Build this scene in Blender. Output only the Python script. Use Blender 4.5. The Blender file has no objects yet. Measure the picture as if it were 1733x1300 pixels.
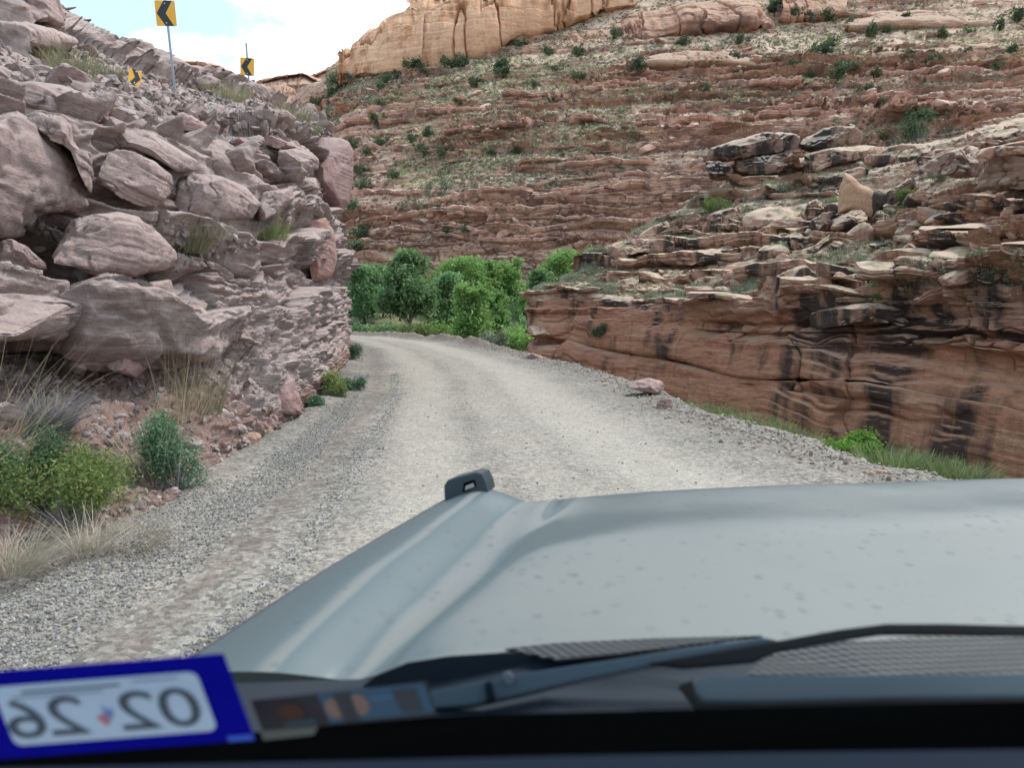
import bpy, math, random
import numpy as np
from mathutils import Vector, Matrix
S = bpy.context.scene
COL = S.collection
RNG = np.random.default_rng(7)
random.seed(7)
# ------------------------------------------------------------------ camera model
F = 1285.0; CX, CY = 866.5, 650.0; PITCH = math.radians(6.0); CAMZ = 1.75
CT, ST = math.cos(PITCH), math.sin(PITCH)
def ray(px, py):
    cx = (np.asarray(px, float) - CX) / F; cy = -(np.asarray(py, float) - CY) / F
    return cx, CT + cy * ST, -ST + cy * CT
def P(px, py, D):                       # world point at forward distance D
    x, y, z = ray(px, py); k = np.asarray(D, float) / y
    return np.stack([x * k, y * k, CAMZ + z * k], -1)
def PZ(px, py, zz):                     # world point on the level z = zz
    x, y, z = ray(px, py); k = (np.asarray(zz, float) - CAMZ) / z
    return np.stack([x * k, y * k, CAMZ + z * k], -1)
# ------------------------------------------------------------------ noise
def _h(a, b, c, seed):
    with np.errstate(over='ignore'):
        n = (a.astype(np.uint32) * np.uint32(374761393) + b.astype(np.uint32) * np.uint32(668265263)
             + c.astype(np.uint32) * np.uint32(2147483647) + np.uint32(seed * 974711 + 12345))
        n = (n ^ (n >> np.uint32(13))) * np.uint32(1274126177)
        n = (n ^ (n >> np.uint32(16))) * np.uint32(2246822519)
        n = n ^ (n >> np.uint32(15))
    return n.astype(np.float64) / 4294967296.0
def vn(p, seed=0):                      # smooth value noise, -1..1
    i = np.floor(p); f = p - i; i = i.astype(np.int64) & 0xffffffff
    f = f * f * f * (f * (f * 6 - 15) + 10)
    r = 0
    for dx in (0, 1):
        wx = f[:, 0] if dx else 1 - f[:, 0]
        for dy in (0, 1):
            wy = f[:, 1] if dy else 1 - f[:, 1]
            for dz in (0, 1):
                wz = f[:, 2] if dz else 1 - f[:, 2]
                r = r + wx * wy * wz * _h(i[:, 0] + dx, i[:, 1] + dy, i[:, 2] + dz, seed)
    return r * 2 - 1
def fbm(p, s=1.0, o=4, seed=0, gain=0.5):
    p = p * np.asarray(s); a = 1.0; r = 0; t = 0
    for k in range(o):
        r = r + a * vn(p + k * 17.3, seed + k); t += a; a *= gain; p = p * 2.03
    return r / t * 1.6
def sm(a, b, x):
    t = np.clip((x - a) / (b - a), 0, 1); return t * t * (3 - 2 * t)
def h1(i, seed=0):
    i = np.asarray(i).astype(np.int64) & 0xffffffff
    return _h(i, i * 0 + 3, i * 0 + 11, seed)
# ------------------------------------------------------------------ mesh helpers
def mesh_np(name, V, Fq, mat=None, smooth=True, attrs=None):
    V = np.asarray(V, np.float32); Fq = np.asarray(Fq, np.int32)
    me = bpy.data.meshes.new(name); n, k = Fq.shape
    me.vertices.add(len(V)); me.vertices.foreach_set('co', V.ravel())
    me.loops.add(n * k); me.loops.foreach_set('vertex_index', Fq.ravel())
    me.polygons.add(n); me.polygons.foreach_set('loop_start', np.arange(0, n * k, k, dtype=np.int32))
    me.polygons.foreach_set('loop_total', np.full(n, k, np.int32))
    me.polygons.foreach_set('use_smooth', np.full(n, smooth))
    for an, av in (attrs or {}).items():
        a = me.attributes.new(an, 'FLOAT', 'POINT'); a.data.foreach_set('value', np.asarray(av, np.float32).ravel())
    me.update(calc_edges=True)
    if mat: me.materials.append(mat)
    return me
def link(name, me, parent=None, loc=None, rot=None, scale=None):
    o = bpy.data.objects.new(name, me); COL.objects.link(o)
    if parent: o.parent = parent
    if loc is not None: o.location = [float(v) for v in loc]
    if rot is not None: o.rotation_euler = [float(v) for v in rot]
    if scale is not None: o.scale = [float(v) for v in (scale if np.ndim(scale) else (scale,) * 3)]
    return o
def tag(o, label=None, cat=None, group=None, kind=None):
    if label: o['label'] = label
    if cat: o['category'] = cat
    if group: o['group'] = group
    if kind or cat: o['kind'] = kind or 'thing'
    return o
def empty(name, loc):
    o = link(name, None, None, loc); o.empty_display_size = .1; return o
def grid_faces(nu, nv, wrap=False):
    i = np.arange(nu - 1)[:, None]; j = np.arange(nv if wrap else nv - 1)[None, :]; j2 = (j + 1) % nv
    return np.stack([i * nv + j, i * nv + j2, (i + 1) * nv + j2, (i + 1) * nv + j], -1).reshape(-1, 4)
def grid_normals(W):
    du = np.gradient(W, axis=0); dv = np.gradient(W, axis=1)
    n = np.cross(du, dv); return n / (np.linalg.norm(n, axis=-1, keepdims=True) + 1e-9)
def cr(A, t):                            # Catmull-Rom along axis 0 at float params t
    n = len(A); i = np.clip(np.floor(t).astype(int), 0, n - 2); f = (t - i)
    f = f.reshape((-1,) + (1,) * (A.ndim - 1))
    p0 = A[np.maximum(i - 1, 0)]; p1 = A[i]; p2 = A[i + 1]; p3 = A[np.minimum(i + 2, n - 1)]
    a = .5
    m1 = (p2 - p0) * a; m2 = (p3 - p1) * a
    return (2*f**3-3*f**2+1)*p1 + (f**3-2*f**2+f)*m1 + (-2*f**3+3*f**2)*p2 + (f**3-f**2)*m2
def params(A, N):                        # spread N samples over axis 0 in proportion to picture length
    d = np.linalg.norm(np.diff(A[..., :2], axis=0), axis=-1).mean(1) + 6
    c = np.concatenate([[0], np.cumsum(d)]); return np.interp(np.linspace(0, c[-1], N), c, np.arange(len(A)))
def loft(C, NU, NV, tens=None):          # C[cols][rows] = (px, py, D) -> dense world grid
    C = np.asarray(C, float)
    W = P(C[..., 0], C[..., 1], C[..., 2])
    tu = params(C, NU); tv = params(C.transpose(1, 0, 2), NV)
    W = cr(W, tu); W = cr(W.transpose(1, 0, 2), tv).transpose(1, 0, 2)
    return W, tu, tv
def strata(w, u, seed, tmin, tmax, bmul=3.0):
    """layer and block pattern: w = stratigraphic height, u = distance along the wall"""
    r = np.random.default_rng(seed)
    lo, hi = w.min() - 1, w.max() + 1
    th = r.uniform(0, 1, int((hi - lo) / tmin * 1.5) + 8) ** 1.7 * (tmax - tmin) + tmin
    b = lo + np.concatenate([[0], np.cumsum(th)])
    k = np.clip(np.searchsorted(b, w, 'right') - 1, 0, len(th) - 1)
    f = (w - b[k]) / th[k]
    wd = th[k] * (bmul * (.6 + 1.4 * h1(k, seed + 5)))
    q = u / wd + 13 * h1(k, seed + 6); bi = np.floor(q); bf = q - bi
    br = h1(bi * 131 + k * 7919, seed + 8)
    return k, f, th[k], h1(k, seed + 1), br, bf, wd
def layered(W, n, u, seed, tmin, tmax, amp, dip=(0, 0), warp=.5, warps=.12, warp2=0., bmul=3.0, crack=.5, block=.5, fine=.05, fines=2.0, mask=None, rough=1.0, ter=0., zsq=5.):
    """push a surface in and out as beds of hard and soft rock, broken by joints"""
    sh = W.shape; p = W.reshape(-1, 3); nn = n.reshape(-1, 3); u = np.broadcast_to(u, sh[:2]).reshape(-1)
    w = p[:, 2] + dip[0] * p[:, 0] + dip[1] * p[:, 1] + warp * fbm(p, (warps, warps, warps * 1.5), 3, seed + 40) + warp2 * fbm(p, (warps * 4, warps * 4, warps * 7), 3, seed + 42)
    u2 = u + .8 * tmax * fbm(p, 1.0 / tmax, 2, seed + 44)
    k, f, th, r, br, bf, wd = strata(w, u2, seed, tmin, tmax, bmul)
    top = sm(.90, 1., f); prof = .30 + .70 * np.clip(f, 0, 1) ** .8
    je = np.minimum(bf, 1 - bf) * wd
    jw = .035 * tmax + .02
    joint = np.exp(-(je / jw) ** 2)
    hard = np.clip((r - .35) * 1.9, -.35, 1.1) + block * (br - .5)
    d = amp * (hard * prof * (1 - .22 * top) - .18) - crack * amp * joint * (br > .35)
    d = d - amp * .35 * np.exp(-(f / .10) ** 2)
    w2 = (w + .12 * tmax * fbm(p, 1.5 / tmax, 2, seed + 3)) / tmax
    u3 = u2 / tmax * .25
    bn = vn(np.stack([u3, u3 * 0, w2 * 7], -1), seed + 61) + .6 * vn(np.stack([u3 * 2, u3 * 0, w2 * 17], -1), seed + 62)
    d += amp * .22 * rough * np.clip(bn * 1.6, -1, 1)
    if mask is not None: d = d * mask.reshape(-1)
    d += fine * fbm(p, fines, 4, seed + 50) + fine * .5 * np.abs(fbm(p, (fines * 1.3, fines * 1.3, fines * zsq), 3, seed + 55))
    h = nn.copy(); h[:, 2] *= .35; h /= np.linalg.norm(h, axis=1, keepdims=True) + 1e-9
    q = p + h * d[:, None]
    if ter:
        hh = nn.copy(); hh[:, 2] = 0; hl = np.linalg.norm(hh, axis=1) + 1e-6; hh /= hl[:, None]
        cot = np.clip(np.abs(nn[:, 2]) / hl, 0, 2.2); m = 1. if mask is None else np.clip(mask.reshape(-1) * 1.2, 0, 1.25)
        st = ter * np.clip((r - .12) * 2.2, 0, 1.15) * m
        q = q + hh * (st * (f - .5) * th * cot * (1 + .25 * (br - .5)))[:, None]
    return q.reshape(sh)
# ------------------------------------------------------------------ node helpers
class NT:
    def __init__(s, name):
        s.m = bpy.data.materials.new(name); s.m.use_nodes = True; s.t = s.m.node_tree
        s.b = s.t.nodes['Principled BSDF']; s.geo = s.n('ShaderNodeNewGeometry')
        s.pos = s.geo.outputs['Position']
    def n(s, typ, **k):
        x = s.t.nodes.new(typ)
        for a, v in k.items(): setattr(x, a, v)
        return x
    def l(s, a, b): s.t.links.new(a, b)
    def put(s, inp, v):
        if hasattr(v, 'is_output'): s.l(v, inp)
        else: inp.default_value = v
    def vec(s, sc, src=None):
        m = s.n('ShaderNodeVectorMath', operation='MULTIPLY'); s.l(src or s.pos, m.inputs[0]); m.inputs[1].default_value = sc; return m.outputs[0]
    def noise(s, scale, det=4, rough=.55, vec=None, dist=0):
        x = s.n('ShaderNodeTexNoise'); x.inputs['Scale'].default_value = scale; x.inputs['Detail'].default_value = det
        x.inputs['Roughness'].default_value = rough; x.inputs['Distortion'].default_value = dist
        s.l(vec or s.pos, x.inputs['Vector']); return x.outputs['Fac']
    def vor(s, scale, vec=None, feature='F1', out='Distance'):
        x = s.n('ShaderNodeTexVoronoi', feature=feature); x.inputs['Scale'].default_value = scale; s.l(vec or s.pos, x.inputs['Vector']); return x.outputs[out]
    def ramp(s, fac, stops):
        x = s.n('ShaderNodeValToRGB'); e = x.color_ramp.elements
        while len(e) < len(stops): e.new(.5)
        for q, (p, c) in zip(e, stops):
            q.position = p; q.color = (*c, 1) if np.ndim(c) else (c, c, c, 1)
        s.l(fac, x.inputs[0]); return x.outputs[0]
    def mix(s, fac, a, b, mode='MIX'):
        x = s.n('ShaderNodeMix', data_type='RGBA', blend_type=mode)
        for i, v in ((0, fac), (6, a), (7, b)):
            if hasattr(v, 'is_output'): s.l(v, x.inputs[i])
            else: x.inputs[i].default_value = (*v, 1) if np.ndim(v) else v
        return x.outputs[2]
    def math(s, op, a, b=0.0, c=0.0, clamp=False):
        x = s.n('ShaderNodeMath', operation=op, use_clamp=clamp)
        for i, v in enumerate((a, b, c)): s.put(x.inputs[i], v)
        return x.outputs[0]
    def attr(s, name):
        x = s.n('ShaderNodeAttribute', attribute_name=name); return x.outputs['Fac']
    def nz(s):
        x = s.n('ShaderNodeSeparateXYZ'); s.l(s.geo.outputs['Normal'], x.inputs[0]); return x.outputs['Z']
    def bump(s, h, strength, dist, prev=None):
        x = s.n('ShaderNodeBump'); x.inputs['Strength'].default_value = strength; x.inputs['Distance'].default_value = dist
        s.l(h, x.inputs['Height'])
        if prev: s.l(prev, x.inputs['Normal'])
        return x.outputs[0]
    def done(s, col=None, rough=.9, normal=None, spec=.2):
        if col is not None: s.put(s.b.inputs['Base Color'], (*col, 1) if isinstance(col, tuple) else col)
        s.put(s.b.inputs['Roughness'], rough); s.b.inputs['Specular IOR Level'].default_value = spec
        if normal: s.l(normal, s.b.inputs['Normal'])
        return s.m
def plain(name, col, rough=.5, metal=0.0, spec=.5, coat=0.0):
    t = NT(name); t.b.inputs['Metallic'].default_value = metal; t.b.inputs['Coat Weight'].default_value = coat
    return t.done(tuple(col), rough, None, spec)
def rock_mat(name, cols, top, topmix=.8, stain_shade=0.0, stain_shade_col=(.035, .03, .03), bs=1.0, fs=1.0, dip=(0, 0), soil=None, soilmix=0., veg=None, topr=(.45, .85), streak=.35, bumpd=.05, obj=False, crk=1.0, warpm=.7):
    """bedded sandstone: bands by height, mottling, desert varnish on steep faces (with painted shade on the ledge rock), dust on flat tops"""
    t = NT(name)
    if obj: t.pos = t.n('ShaderNodeTexCoord').outputs['Object']
    wp = t.n('ShaderNodeVectorMath', operation='ADD')
    nzv = t.n('ShaderNodeTexNoise'); nzv.inputs['Scale'].default_value = .22 * bs; nzv.inputs['Detail'].default_value = 3; t.l(t.pos, nzv.inputs['Vector'])
    t.l(t.pos, wp.inputs[0]); sc = t.vec((1.2 * warpm / bs,) * 3, nzv.outputs['Color']); t.l(sc, wp.inputs[1])
    dp = t.n('ShaderNodeVectorMath', operation='DOT_PRODUCT'); t.l(wp.outputs[0], dp.inputs[0]); dp.inputs[1].default_value = (dip[0], dip[1], 1)
    cx = t.n('ShaderNodeCombineXYZ'); sp = t.n('ShaderNodeSeparateXYZ'); t.l(t.pos, sp.inputs[0])
    t.l(t.math('MULTIPLY', sp.outputs[0], .09), cx.inputs[0]); t.l(t.math('MULTIPLY', sp.outputs[1], .09), cx.inputs[1]); t.l(dp.outputs['Value'], cx.inputs[2])
    band = t.noise(1.7 * bs, 6, .62, cx.outputs[0])
    n = len(cols); c = t.ramp(band, [(.3 + .4 * i / (n - 1), cols[i]) for i in range(n)])
    big = t.noise(.35 * bs, 5, .6); c = t.mix(t.math('MULTIPLY', t.math('SUBTRACT', big, .42, clamp=True), 1.6, clamp=True), c, tuple(np.array(cols[-1]) * 1.15))
    mot = t.noise(7 * fs, 6, .65); c = t.mix(streak, c, t.ramp(mot, [(.3, .25), (.5, .5), (.72, .78)]), 'OVERLAY')
    spk = t.noise(38 * fs, 3, .6); c = t.mix(.25, c, t.ramp(spk, [(.35, .3), (.65, .7)]), 'OVERLAY')
    fine = t.noise(9 * bs, 5, .7, cx.outputs[0]); c = t.mix(.3, c, t.ramp(fine, [(.36, .2), (.5, .5), (.66, .72)]), 'OVERLAY')
    nz = t.nz()
    if stain_shade:
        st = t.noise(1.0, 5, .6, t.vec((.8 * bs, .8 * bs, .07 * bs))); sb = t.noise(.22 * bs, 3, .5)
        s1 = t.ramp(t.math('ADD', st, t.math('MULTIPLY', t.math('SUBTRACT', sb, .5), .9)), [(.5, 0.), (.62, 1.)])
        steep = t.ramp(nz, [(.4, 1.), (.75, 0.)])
        c = t.mix(t.math('MULTIPLY', t.math('MULTIPLY', s1, steep), stain_shade), c, stain_shade_col)
    dn = t.math('ADD', nz, t.math('MULTIPLY', t.math('SUBTRACT', t.noise(2.2 * fs, 4, .6), .5), .5))
    c2 = t.mix(t.math('MULTIPLY', t.ramp(dn, [(topr[0], 0.), (topr[1], 1.)]), topmix), c, t.mix(t.noise(3 * fs, 5, .7), tuple(np.array(top) * .72), tuple(np.array(top) * 1.2)))
    if veg:
        v = t.noise(veg[1], 5, .68); c2 = t.mix(t.math('MULTIPLY', t.ramp(v, [(.5, 0.), (.6, 1.)]), t.ramp(dn, [(.5, 0.), (.75, .85)])), c2, veg[0])
    dv = t.n('ShaderNodeVectorMath', operation='ADD'); nv = t.n('ShaderNodeTexNoise'); nv.inputs['Scale'].default_value = 1.6 * fs; nv.inputs['Detail'].default_value = 5; t.l(t.pos, nv.inputs['Vector'])
    t.l(t.vec((1.0, 1.0, 2.2)), dv.inputs[0]); t.l(t.vec((.9 / fs,) * 3, nv.outputs['Color']), dv.inputs[1])
    ck = t.ramp(t.vor(.9 * fs * crk, dv.outputs[0], 'DISTANCE_TO_EDGE'), [(0., 0.), (.02, 1.)])
    ck = t.math('MAXIMUM', ck, t.ramp(t.noise(.8 * fs, 3, .5), [(.5, 1.), (.6, 0.)]))
    c2 = t.mix(t.math('MULTIPLY', t.math('SUBTRACT', 1., ck), .28), c2, tuple(np.array(cols[0]) * .45))
    b0 = t.bump(ck, .4, bumpd * .6); b1 = t.bump(t.noise(5 * fs, 10, .72), .8, bumpd * 1.3, b0); b2 = t.bump(fine, .7, bumpd, b1)
    b3 = t.bump(t.noise(24 * fs, 6, .7), .5, bumpd * .35, b2)
    return t.done(c2, .92, b3, .12)
# ------------------------------------------------------------------ materials
def gravel_mat(name):
    t = NT(name)
    q = t.attr('dirt'); tr = t.attr('wear')
    st = t.vor(26, None, 'F1', 'Color'); st2 = t.vor(70, None, 'F1', 'Color')
    sp = t.n('ShaderNodeSeparateColor'); t.l(st, sp.inputs[0]); sp2 = t.n('ShaderNodeSeparateColor'); t.l(st2, sp2.inputs[0])
    mid = t.noise(2.2, 5, .65); lo = t.noise(.5, 3, .5)
    base = t.mix(tr, (.15, .141, .127), (.315, .292, .252))
    base = t.mix(t.ramp(mid, [(.35, 0.), (.7, .45)]), base, (.24, .228, .205))
    base = t.mix(t.ramp(lo, [(.4, 0.), (.62, .45)]), base, (.28, .25, .21))
    loose = t.math('SUBTRACT', .62, t.math('MULTIPLY', tr, .42)); base = t.mix(t.math('MULTIPLY', t.attr('white'), t.ramp(t.noise(7, 4, .7), [(.45, 0.), (.65, .45)])), base, (.34, .34, .33))
    base = t.mix(loose, base, t.ramp(sp.outputs[0], [(.0, .16), (.5, .5), (1., .82)]), 'OVERLAY')
    base = t.mix(.36, base, t.ramp(sp2.outputs[1], [(.0, .2), (.5, .5), (1., .8)]), 'OVERLAY')
    soil = t.mix(t.noise(3, 6, .7), (.085, .068, .058), (.21, .175, .15))
    soil = t.mix(.4, soil, t.ramp(sp.outputs[0], [(0., .25), (1., .75)]), 'OVERLAY')
    nn = t.math('ADD', q, t.math('MULTIPLY', t.math('SUBTRACT', t.noise(4.5, 8, .75), .5), 2.2))
    c = t.mix(t.ramp(nn, [(.3, 0.), (.7, .95)]), base, soil)
    gv = t.attr('green'); c = t.mix(gv, c, t.mix(t.noise(1.2, 5, .7), (.06, .08, .035), (.22, .2, .12)))
    b1 = t.bump(t.vor(34), .5, .012); b2 = t.bump(t.vor(90), .6, .006, b1); b3 = t.bump(t.noise(5, 5, .55), .3, .02, b2)
    return t.done(c, .93, b3, .15)
def leaf_mat(name, a, b, c, trans=.25):
    t = NT(name); r = t.geo.outputs['Random Per Island']
    col = t.ramp(r, [(.0, a), (.5, b), (1., c)]); big = t.noise(.9, 3, .5)
    col = t.mix(.6, col, t.ramp(big, [(.35, .3), (.65, .72)]), 'OVERLAY')
    oi = t.n('ShaderNodeObjectInfo').outputs['Random']; hv = t.n('ShaderNodeHueSaturation'); t.l(t.math('ADD', t.math('MULTIPLY', oi, .02), .49), hv.inputs['Hue']); t.l(t.math('ADD', t.math('MULTIPLY', t.math('FRACT', t.math('MULTIPLY', oi, 7.3)), .3), .88), hv.inputs['Value']); hv.inputs['Saturation'].default_value = .95; t.l(col, hv.inputs['Color']); col = hv.outputs[0]
    t.done(col, .75, None, .2)
    tl = t.n('ShaderNodeBsdfTranslucent'); t.l(col, tl.inputs[0]); mx = t.n('ShaderNodeMixShader'); mx.inputs[0].default_value = trans
    out = t.t.nodes['Material Output']; t.l(t.b.outputs[0], mx.inputs[1]); t.l(tl.outputs[0], mx.inputs[2]); t.l(mx.outputs[0], out.inputs[0]); return t.m
def stone_mat(name, cols, sc=1.0):
    t = NT(name); c = t.ramp(t.geo.outputs['Random Per Island'], [(i / (len(cols) - 1), q) for i, q in enumerate(cols)])
    c = t.mix(.4, c, t.ramp(t.noise(30 * sc, 4, .6), [(.3, .3), (.7, .7)]), 'OVERLAY')
    return t.done(c, .9, t.bump(t.noise(60 * sc, 3, .6), .3, .01), .2)
M = {}
M['gravel'] = gravel_mat('gravel')
GREY = [(.21, .148, .134), (.305, .228, .209), (.375, .30, .277), (.265, .188, .172), (.41, .338, .312)]
M['bluff'] = rock_mat('bluff_rock', GREY, (.40, .335, .31), .55, 0.25, (.12, .09, .09), bs=1.6, fs=1.0, dip=(.12, .05), bumpd=.06)
M['talus'] = rock_mat('red_dirt', [(.20, .125, .105), (.28, .185, .16), (.24, .155, .13)], (.31, .22, .19), .6, 0, bs=1.5, fs=2.2, bumpd=.05, streak=.5)
M['boulder'] = rock_mat('boulder_rock', [(.275, .20, .186), (.38, .293, .272), (.33, .244, .228), (.385, .31, .288)], (.41, .338, .308), .5, 0.15, (.13, .10, .10), bs=1.5, fs=1.4, dip=(.25, .1), bumpd=.05, streak=.4, warpm=.35)
M['redblock'] = rock_mat('red_block_rock', [(.235, .15, .14), (.30, .195, .18), (.265, .17, .155)], (.37, .30, .28), .5, 0.3, (.10, .07, .065), bs=.9, fs=1.2, streak=.25, bumpd=.02)
M['cutface'] = rock_mat('cut_rock', [(.30, .16, .13), (.36, .22, .19), (.27, .2, .19)], (.32, .25, .23), .4, .2, (.15, .1, .09), bs=.8, fs=1.0, streak=.25, bumpd=.03)
RED = [(.29, .135, .085), (.39, .205, .13), (.33, .155, .098), (.42, .245, .165), (.31, .18, .125)]
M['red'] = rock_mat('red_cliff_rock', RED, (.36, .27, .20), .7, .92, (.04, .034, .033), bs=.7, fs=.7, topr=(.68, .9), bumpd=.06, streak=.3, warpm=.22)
M['ledge'] = rock_mat('ledge_rock', [(.27, .145, .105), (.37, .215, .155), (.31, .17, .125), (.42, .275, .205)], (.50, .40, .31), .8, .95, (.05, .042, .04), bs=1.6, fs=.9, topr=(.35, .75), bumpd=.06, veg=((.15, .16, .095), 1.1))  # steep-face darkening is part varnish, part shadow painted into the colour
M['varnished'] = rock_mat('varnished_rock', [(.18, .115, .09), (.26, .17, .13), (.20, .13, .105)], (.46, .38, .31), .8, .95, (.03, .027, .027), bs=1.0, fs=.8, topr=(.4, .65), bumpd=.05)
M['tanface'] = rock_mat('tan_rock', [(.34, .20, .125), (.40, .25, .165), (.36, .22, .14)], (.42, .33, .24), .6, 0, (.035, .03, .03), bs=.5, fs=1.4, bumpd=.04)
M['black_varnish'] = rock_mat('black_varnish', [(.05, .042, .04), (.085, .065, .06), (.06, .05, .046)], (.3, .24, .2), .5, 0, bs=1, fs=1.2, topr=(.5, .8))
M['hill'] = rock_mat('hill_rock', [(.47, .235, .18), (.58, .34, .26), (.51, .275, .21), (.64, .425, .335), (.46, .29, .235)], (.60, .465, .35), .95, .55, (.06, .045, .047), bs=.45, fs=.35, veg=((.19, .195, .11), .30), topr=(.38, .70), bumpd=.3, streak=.45)
M['gold'] = rock_mat('golden_sandstone', [(.47, .25, .15), (.56, .335, .21), (.50, .27, .165), (.60, .41, .28)], (.60, .43, .27), .4, .85, (.30, .145, .07), bs=.3, fs=.25, topr=(.6, .9), bumpd=.12, streak=.25)
M['redband'] = rock_mat('red_band_sandstone', [(.33, .16, .105), (.40, .22, .15), (.31, .15, .105), (.44, .28, .20)], (.45, .34, .25), .7, .75, (.13, .07, .055), bs=.35, fs=.3, topr=(.5, .85), bumpd=.12, streak=.25)
M['pale'] = rock_mat('pale_slickrock', [(.38, .235, .175), (.44, .29, .21), (.36, .21, .155), (.46, .32, .235)], (.44, .33, .245), .7, .2, (.2, .12, .1), bs=.4, fs=.3, bumpd=.12, streak=.25)
M['dome'] = rock_mat('dome_sandstone', [(.42, .24, .175), (.50, .31, .22), (.44, .25, .185)], (.56, .40, .28), .8, .5, (.2, .12, .10), bs=.2, fs=.15, topr=(.35, .7), bumpd=.12, streak=.25)
M['hillrock'] = rock_mat('hillside_rock', [(.38, .20, .155), (.50, .30, .235), (.43, .24, .185)], (.60, .46, .355), .9, .6, (.07, .05, .048), bs=.6, fs=.5, bumpd=.1)
M['stone'] = stone_mat('gravel_stone', [(.11, .105, .10), (.19, .185, .175), (.27, .265, .255), (.235, .205, .185), (.38, .375, .36)])
M['bankstone'] = stone_mat('bank_stone', [(.17, .14, .115), (.26, .215, .175), (.33, .28, .23), (.38, .33, .28)])
M['rubble_grey'] = stone_mat('rubble_stone', [(.15, .11, .10), (.23, .18, .165), (.30, .25, .235), (.36, .31, .29)], .5)
M['rubble_red'] = stone_mat('red_rubble_stone', [(.16, .085, .062), (.23, .135, .10), (.29, .19, .14), (.34, .25, .19)], .3)
# ------------------------------------------------------------------ ground and road
LY = np.array([-8, 0, 4.2, 5, 6.9, 10, 13.6, 21.4, 30, 36, 41, 46, 52, 60]); LX = np.array([-2.9, -2.85, -2.75, -2.65, -2.77, -3.0, -3.3, -4.5, -6.4, -8.4, -10.6, -13.6, -18, -25])
RY = np.array([-8, 0, 7.3, 8.5, 12.2, 16.7, 23, 27, 34, 38, 41, 44, 47, 50]); RX = np.array([4.8, 4.6, 4.25, 3.75, 2.9, 2.6, 1.35, .25, -2.0, -4.0, -6.2, -9.5, -14.5, -25])
def xl(y): return np.interp(y, LY, LX)
def xr(y): return np.interp(y, RY, RX)
def ground_z(x, y):
    p = np.stack([x, y, x * 0], -1); ql = x - xl(y); qr = xr(y) - x
    z = .035 * fbm(p, .5, 3, 60) + .018 * fbm(p, 3.0, 3, 61)
    z = z + .05 * np.exp(-((ql + .1) / .25) ** 2) - .035 * np.exp(-((ql + .75) / .3) ** 2)
    n2 = fbm(p, .9, 3, 62)
    z = z + (.03 + .07 * n2) * np.exp(-((qr + .1) / .3) ** 2)
    z = z + (.24 + .12 * n2) * np.exp(-((qr + .15) / .55) ** 2) * sm(27, 33, y) * (1 - sm(44, 50, y))
    d = np.clip(-qr - .25 + .3 * n2, 0, None)
    valley = sm(52, 62, y + 0 * x)
    drop = np.clip(d * .85, 0, 4.3 + .3 * n2) * (1 - valley)
    far = -1.6 * sm(42, 56, y) * sm(-14, -4, x + 0.0 * y) - 1.3 * valley + 1.9 * sm(72, 98, y) + 5 * sm(108, 135, y)
    return z - drop + far + .25 * valley * fbm(p, .15, 3, 63)
NR, NC = 560, 440
yy = np.concatenate([np.linspace(-6, .9, 20), np.geomspace(1.0, 150, NR - 20)])
tt = np.linspace(-1, 1, NC); tt = np.sign(tt) * (.55 * np.abs(tt) + .45 * np.abs(tt) ** 2.2)
GY = np.repeat(yy[:, None], NC, 1); GX = tt[None, :] * (7 + .95 * np.abs(GY))
gx, gy = GX.ravel(), GY.ravel(); gz = ground_z(gx, gy)
ql, qr = gx - xl(gy), xr(gy) - gx
wid = np.clip(ql + qr, 2, None); lat = ql / wid
wob = .12 * fbm(np.stack([gx * .5, gy * .25, gx * 0], -1), 1., 3, 66)
a1 = ql + wob; k_ = np.clip((ql + qr) / 6.4, .6, 1.4)
lane = lambda c, w_: np.exp(-np.abs((a1 / k_ - c) / w_) ** 3)
wear = np.clip(.05 + .85 * lane(1.9, .55) + .55 * lane(3.0, .35) + 1.0 * lane(4.15, .75), 0, 1) * sm(.9, 1.4, a1) * sm(.2, 1.0, qr)
strip = np.exp(-((a1 - .80) / .24) ** 2)
white = np.exp(-((a1 - 1.18) / .09) ** 2)
dirt = np.clip(.5 * strip + .35 * np.exp(-((a1 + .2) / .15) ** 2) + sm(-.5, -1.3, ql) + .42 * np.exp(-((qr - .35) / .5) ** 2) * (gy < 60) + .5 * np.exp(-((qr + .1) / .6) ** 2) * sm(27, 33, gy) + .72 * sm(-.25, -.8, qr), 0, 1) * (gy < 62) + .5 * (gy >= 62)
green = sm(54, 64, gy) * (1 - .9 * sm(96, 100, gy) * (1 - sm(112, 116, gy))) + .7 * sm(-1.6, -3.2, qr) * (gy < 62)
GV = np.stack([gx, gy, gz], -1); GF = grid_faces(NR, NC)
onroad = ((ql > 0) & (qr > 0) & (gy < 58))[GF].all(1)
A = dict(white=white * (gy < 40), wear=wear, dirt=dirt, green=np.clip(green, 0, 1))
def sub(name, sel, mat):
    f = GF[sel]; ids, inv = np.unique(f, return_inverse=True)
    return mesh_np(name, GV[ids], inv.reshape(f.shape), mat, True, {k: v[ids] for k, v in A.items()})
tag(link('gravel_road', sub('gravel_road', onroad, M['gravel'])), kind='structure')
tag(link('ground', sub('ground', ~onroad, M['gravel'])), kind='structure')
def disc(name, z, r, mat):
    a = np.linspace(0, 2 * np.pi, 64, endpoint=False); V = [(0, 0, z)] + [(r * math.cos(t), r * math.sin(t), z) for t in a]
    return mesh_np(name, V, [(0, i + 1, (i + 1) % 64 + 1) for i in range(64)], mat, False)
tag(link('terrain', disc('terrain', -9.0, 6000, plain('desert_soil', (.28, .2, .14), .95, 0, .1))), kind='structure')
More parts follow.
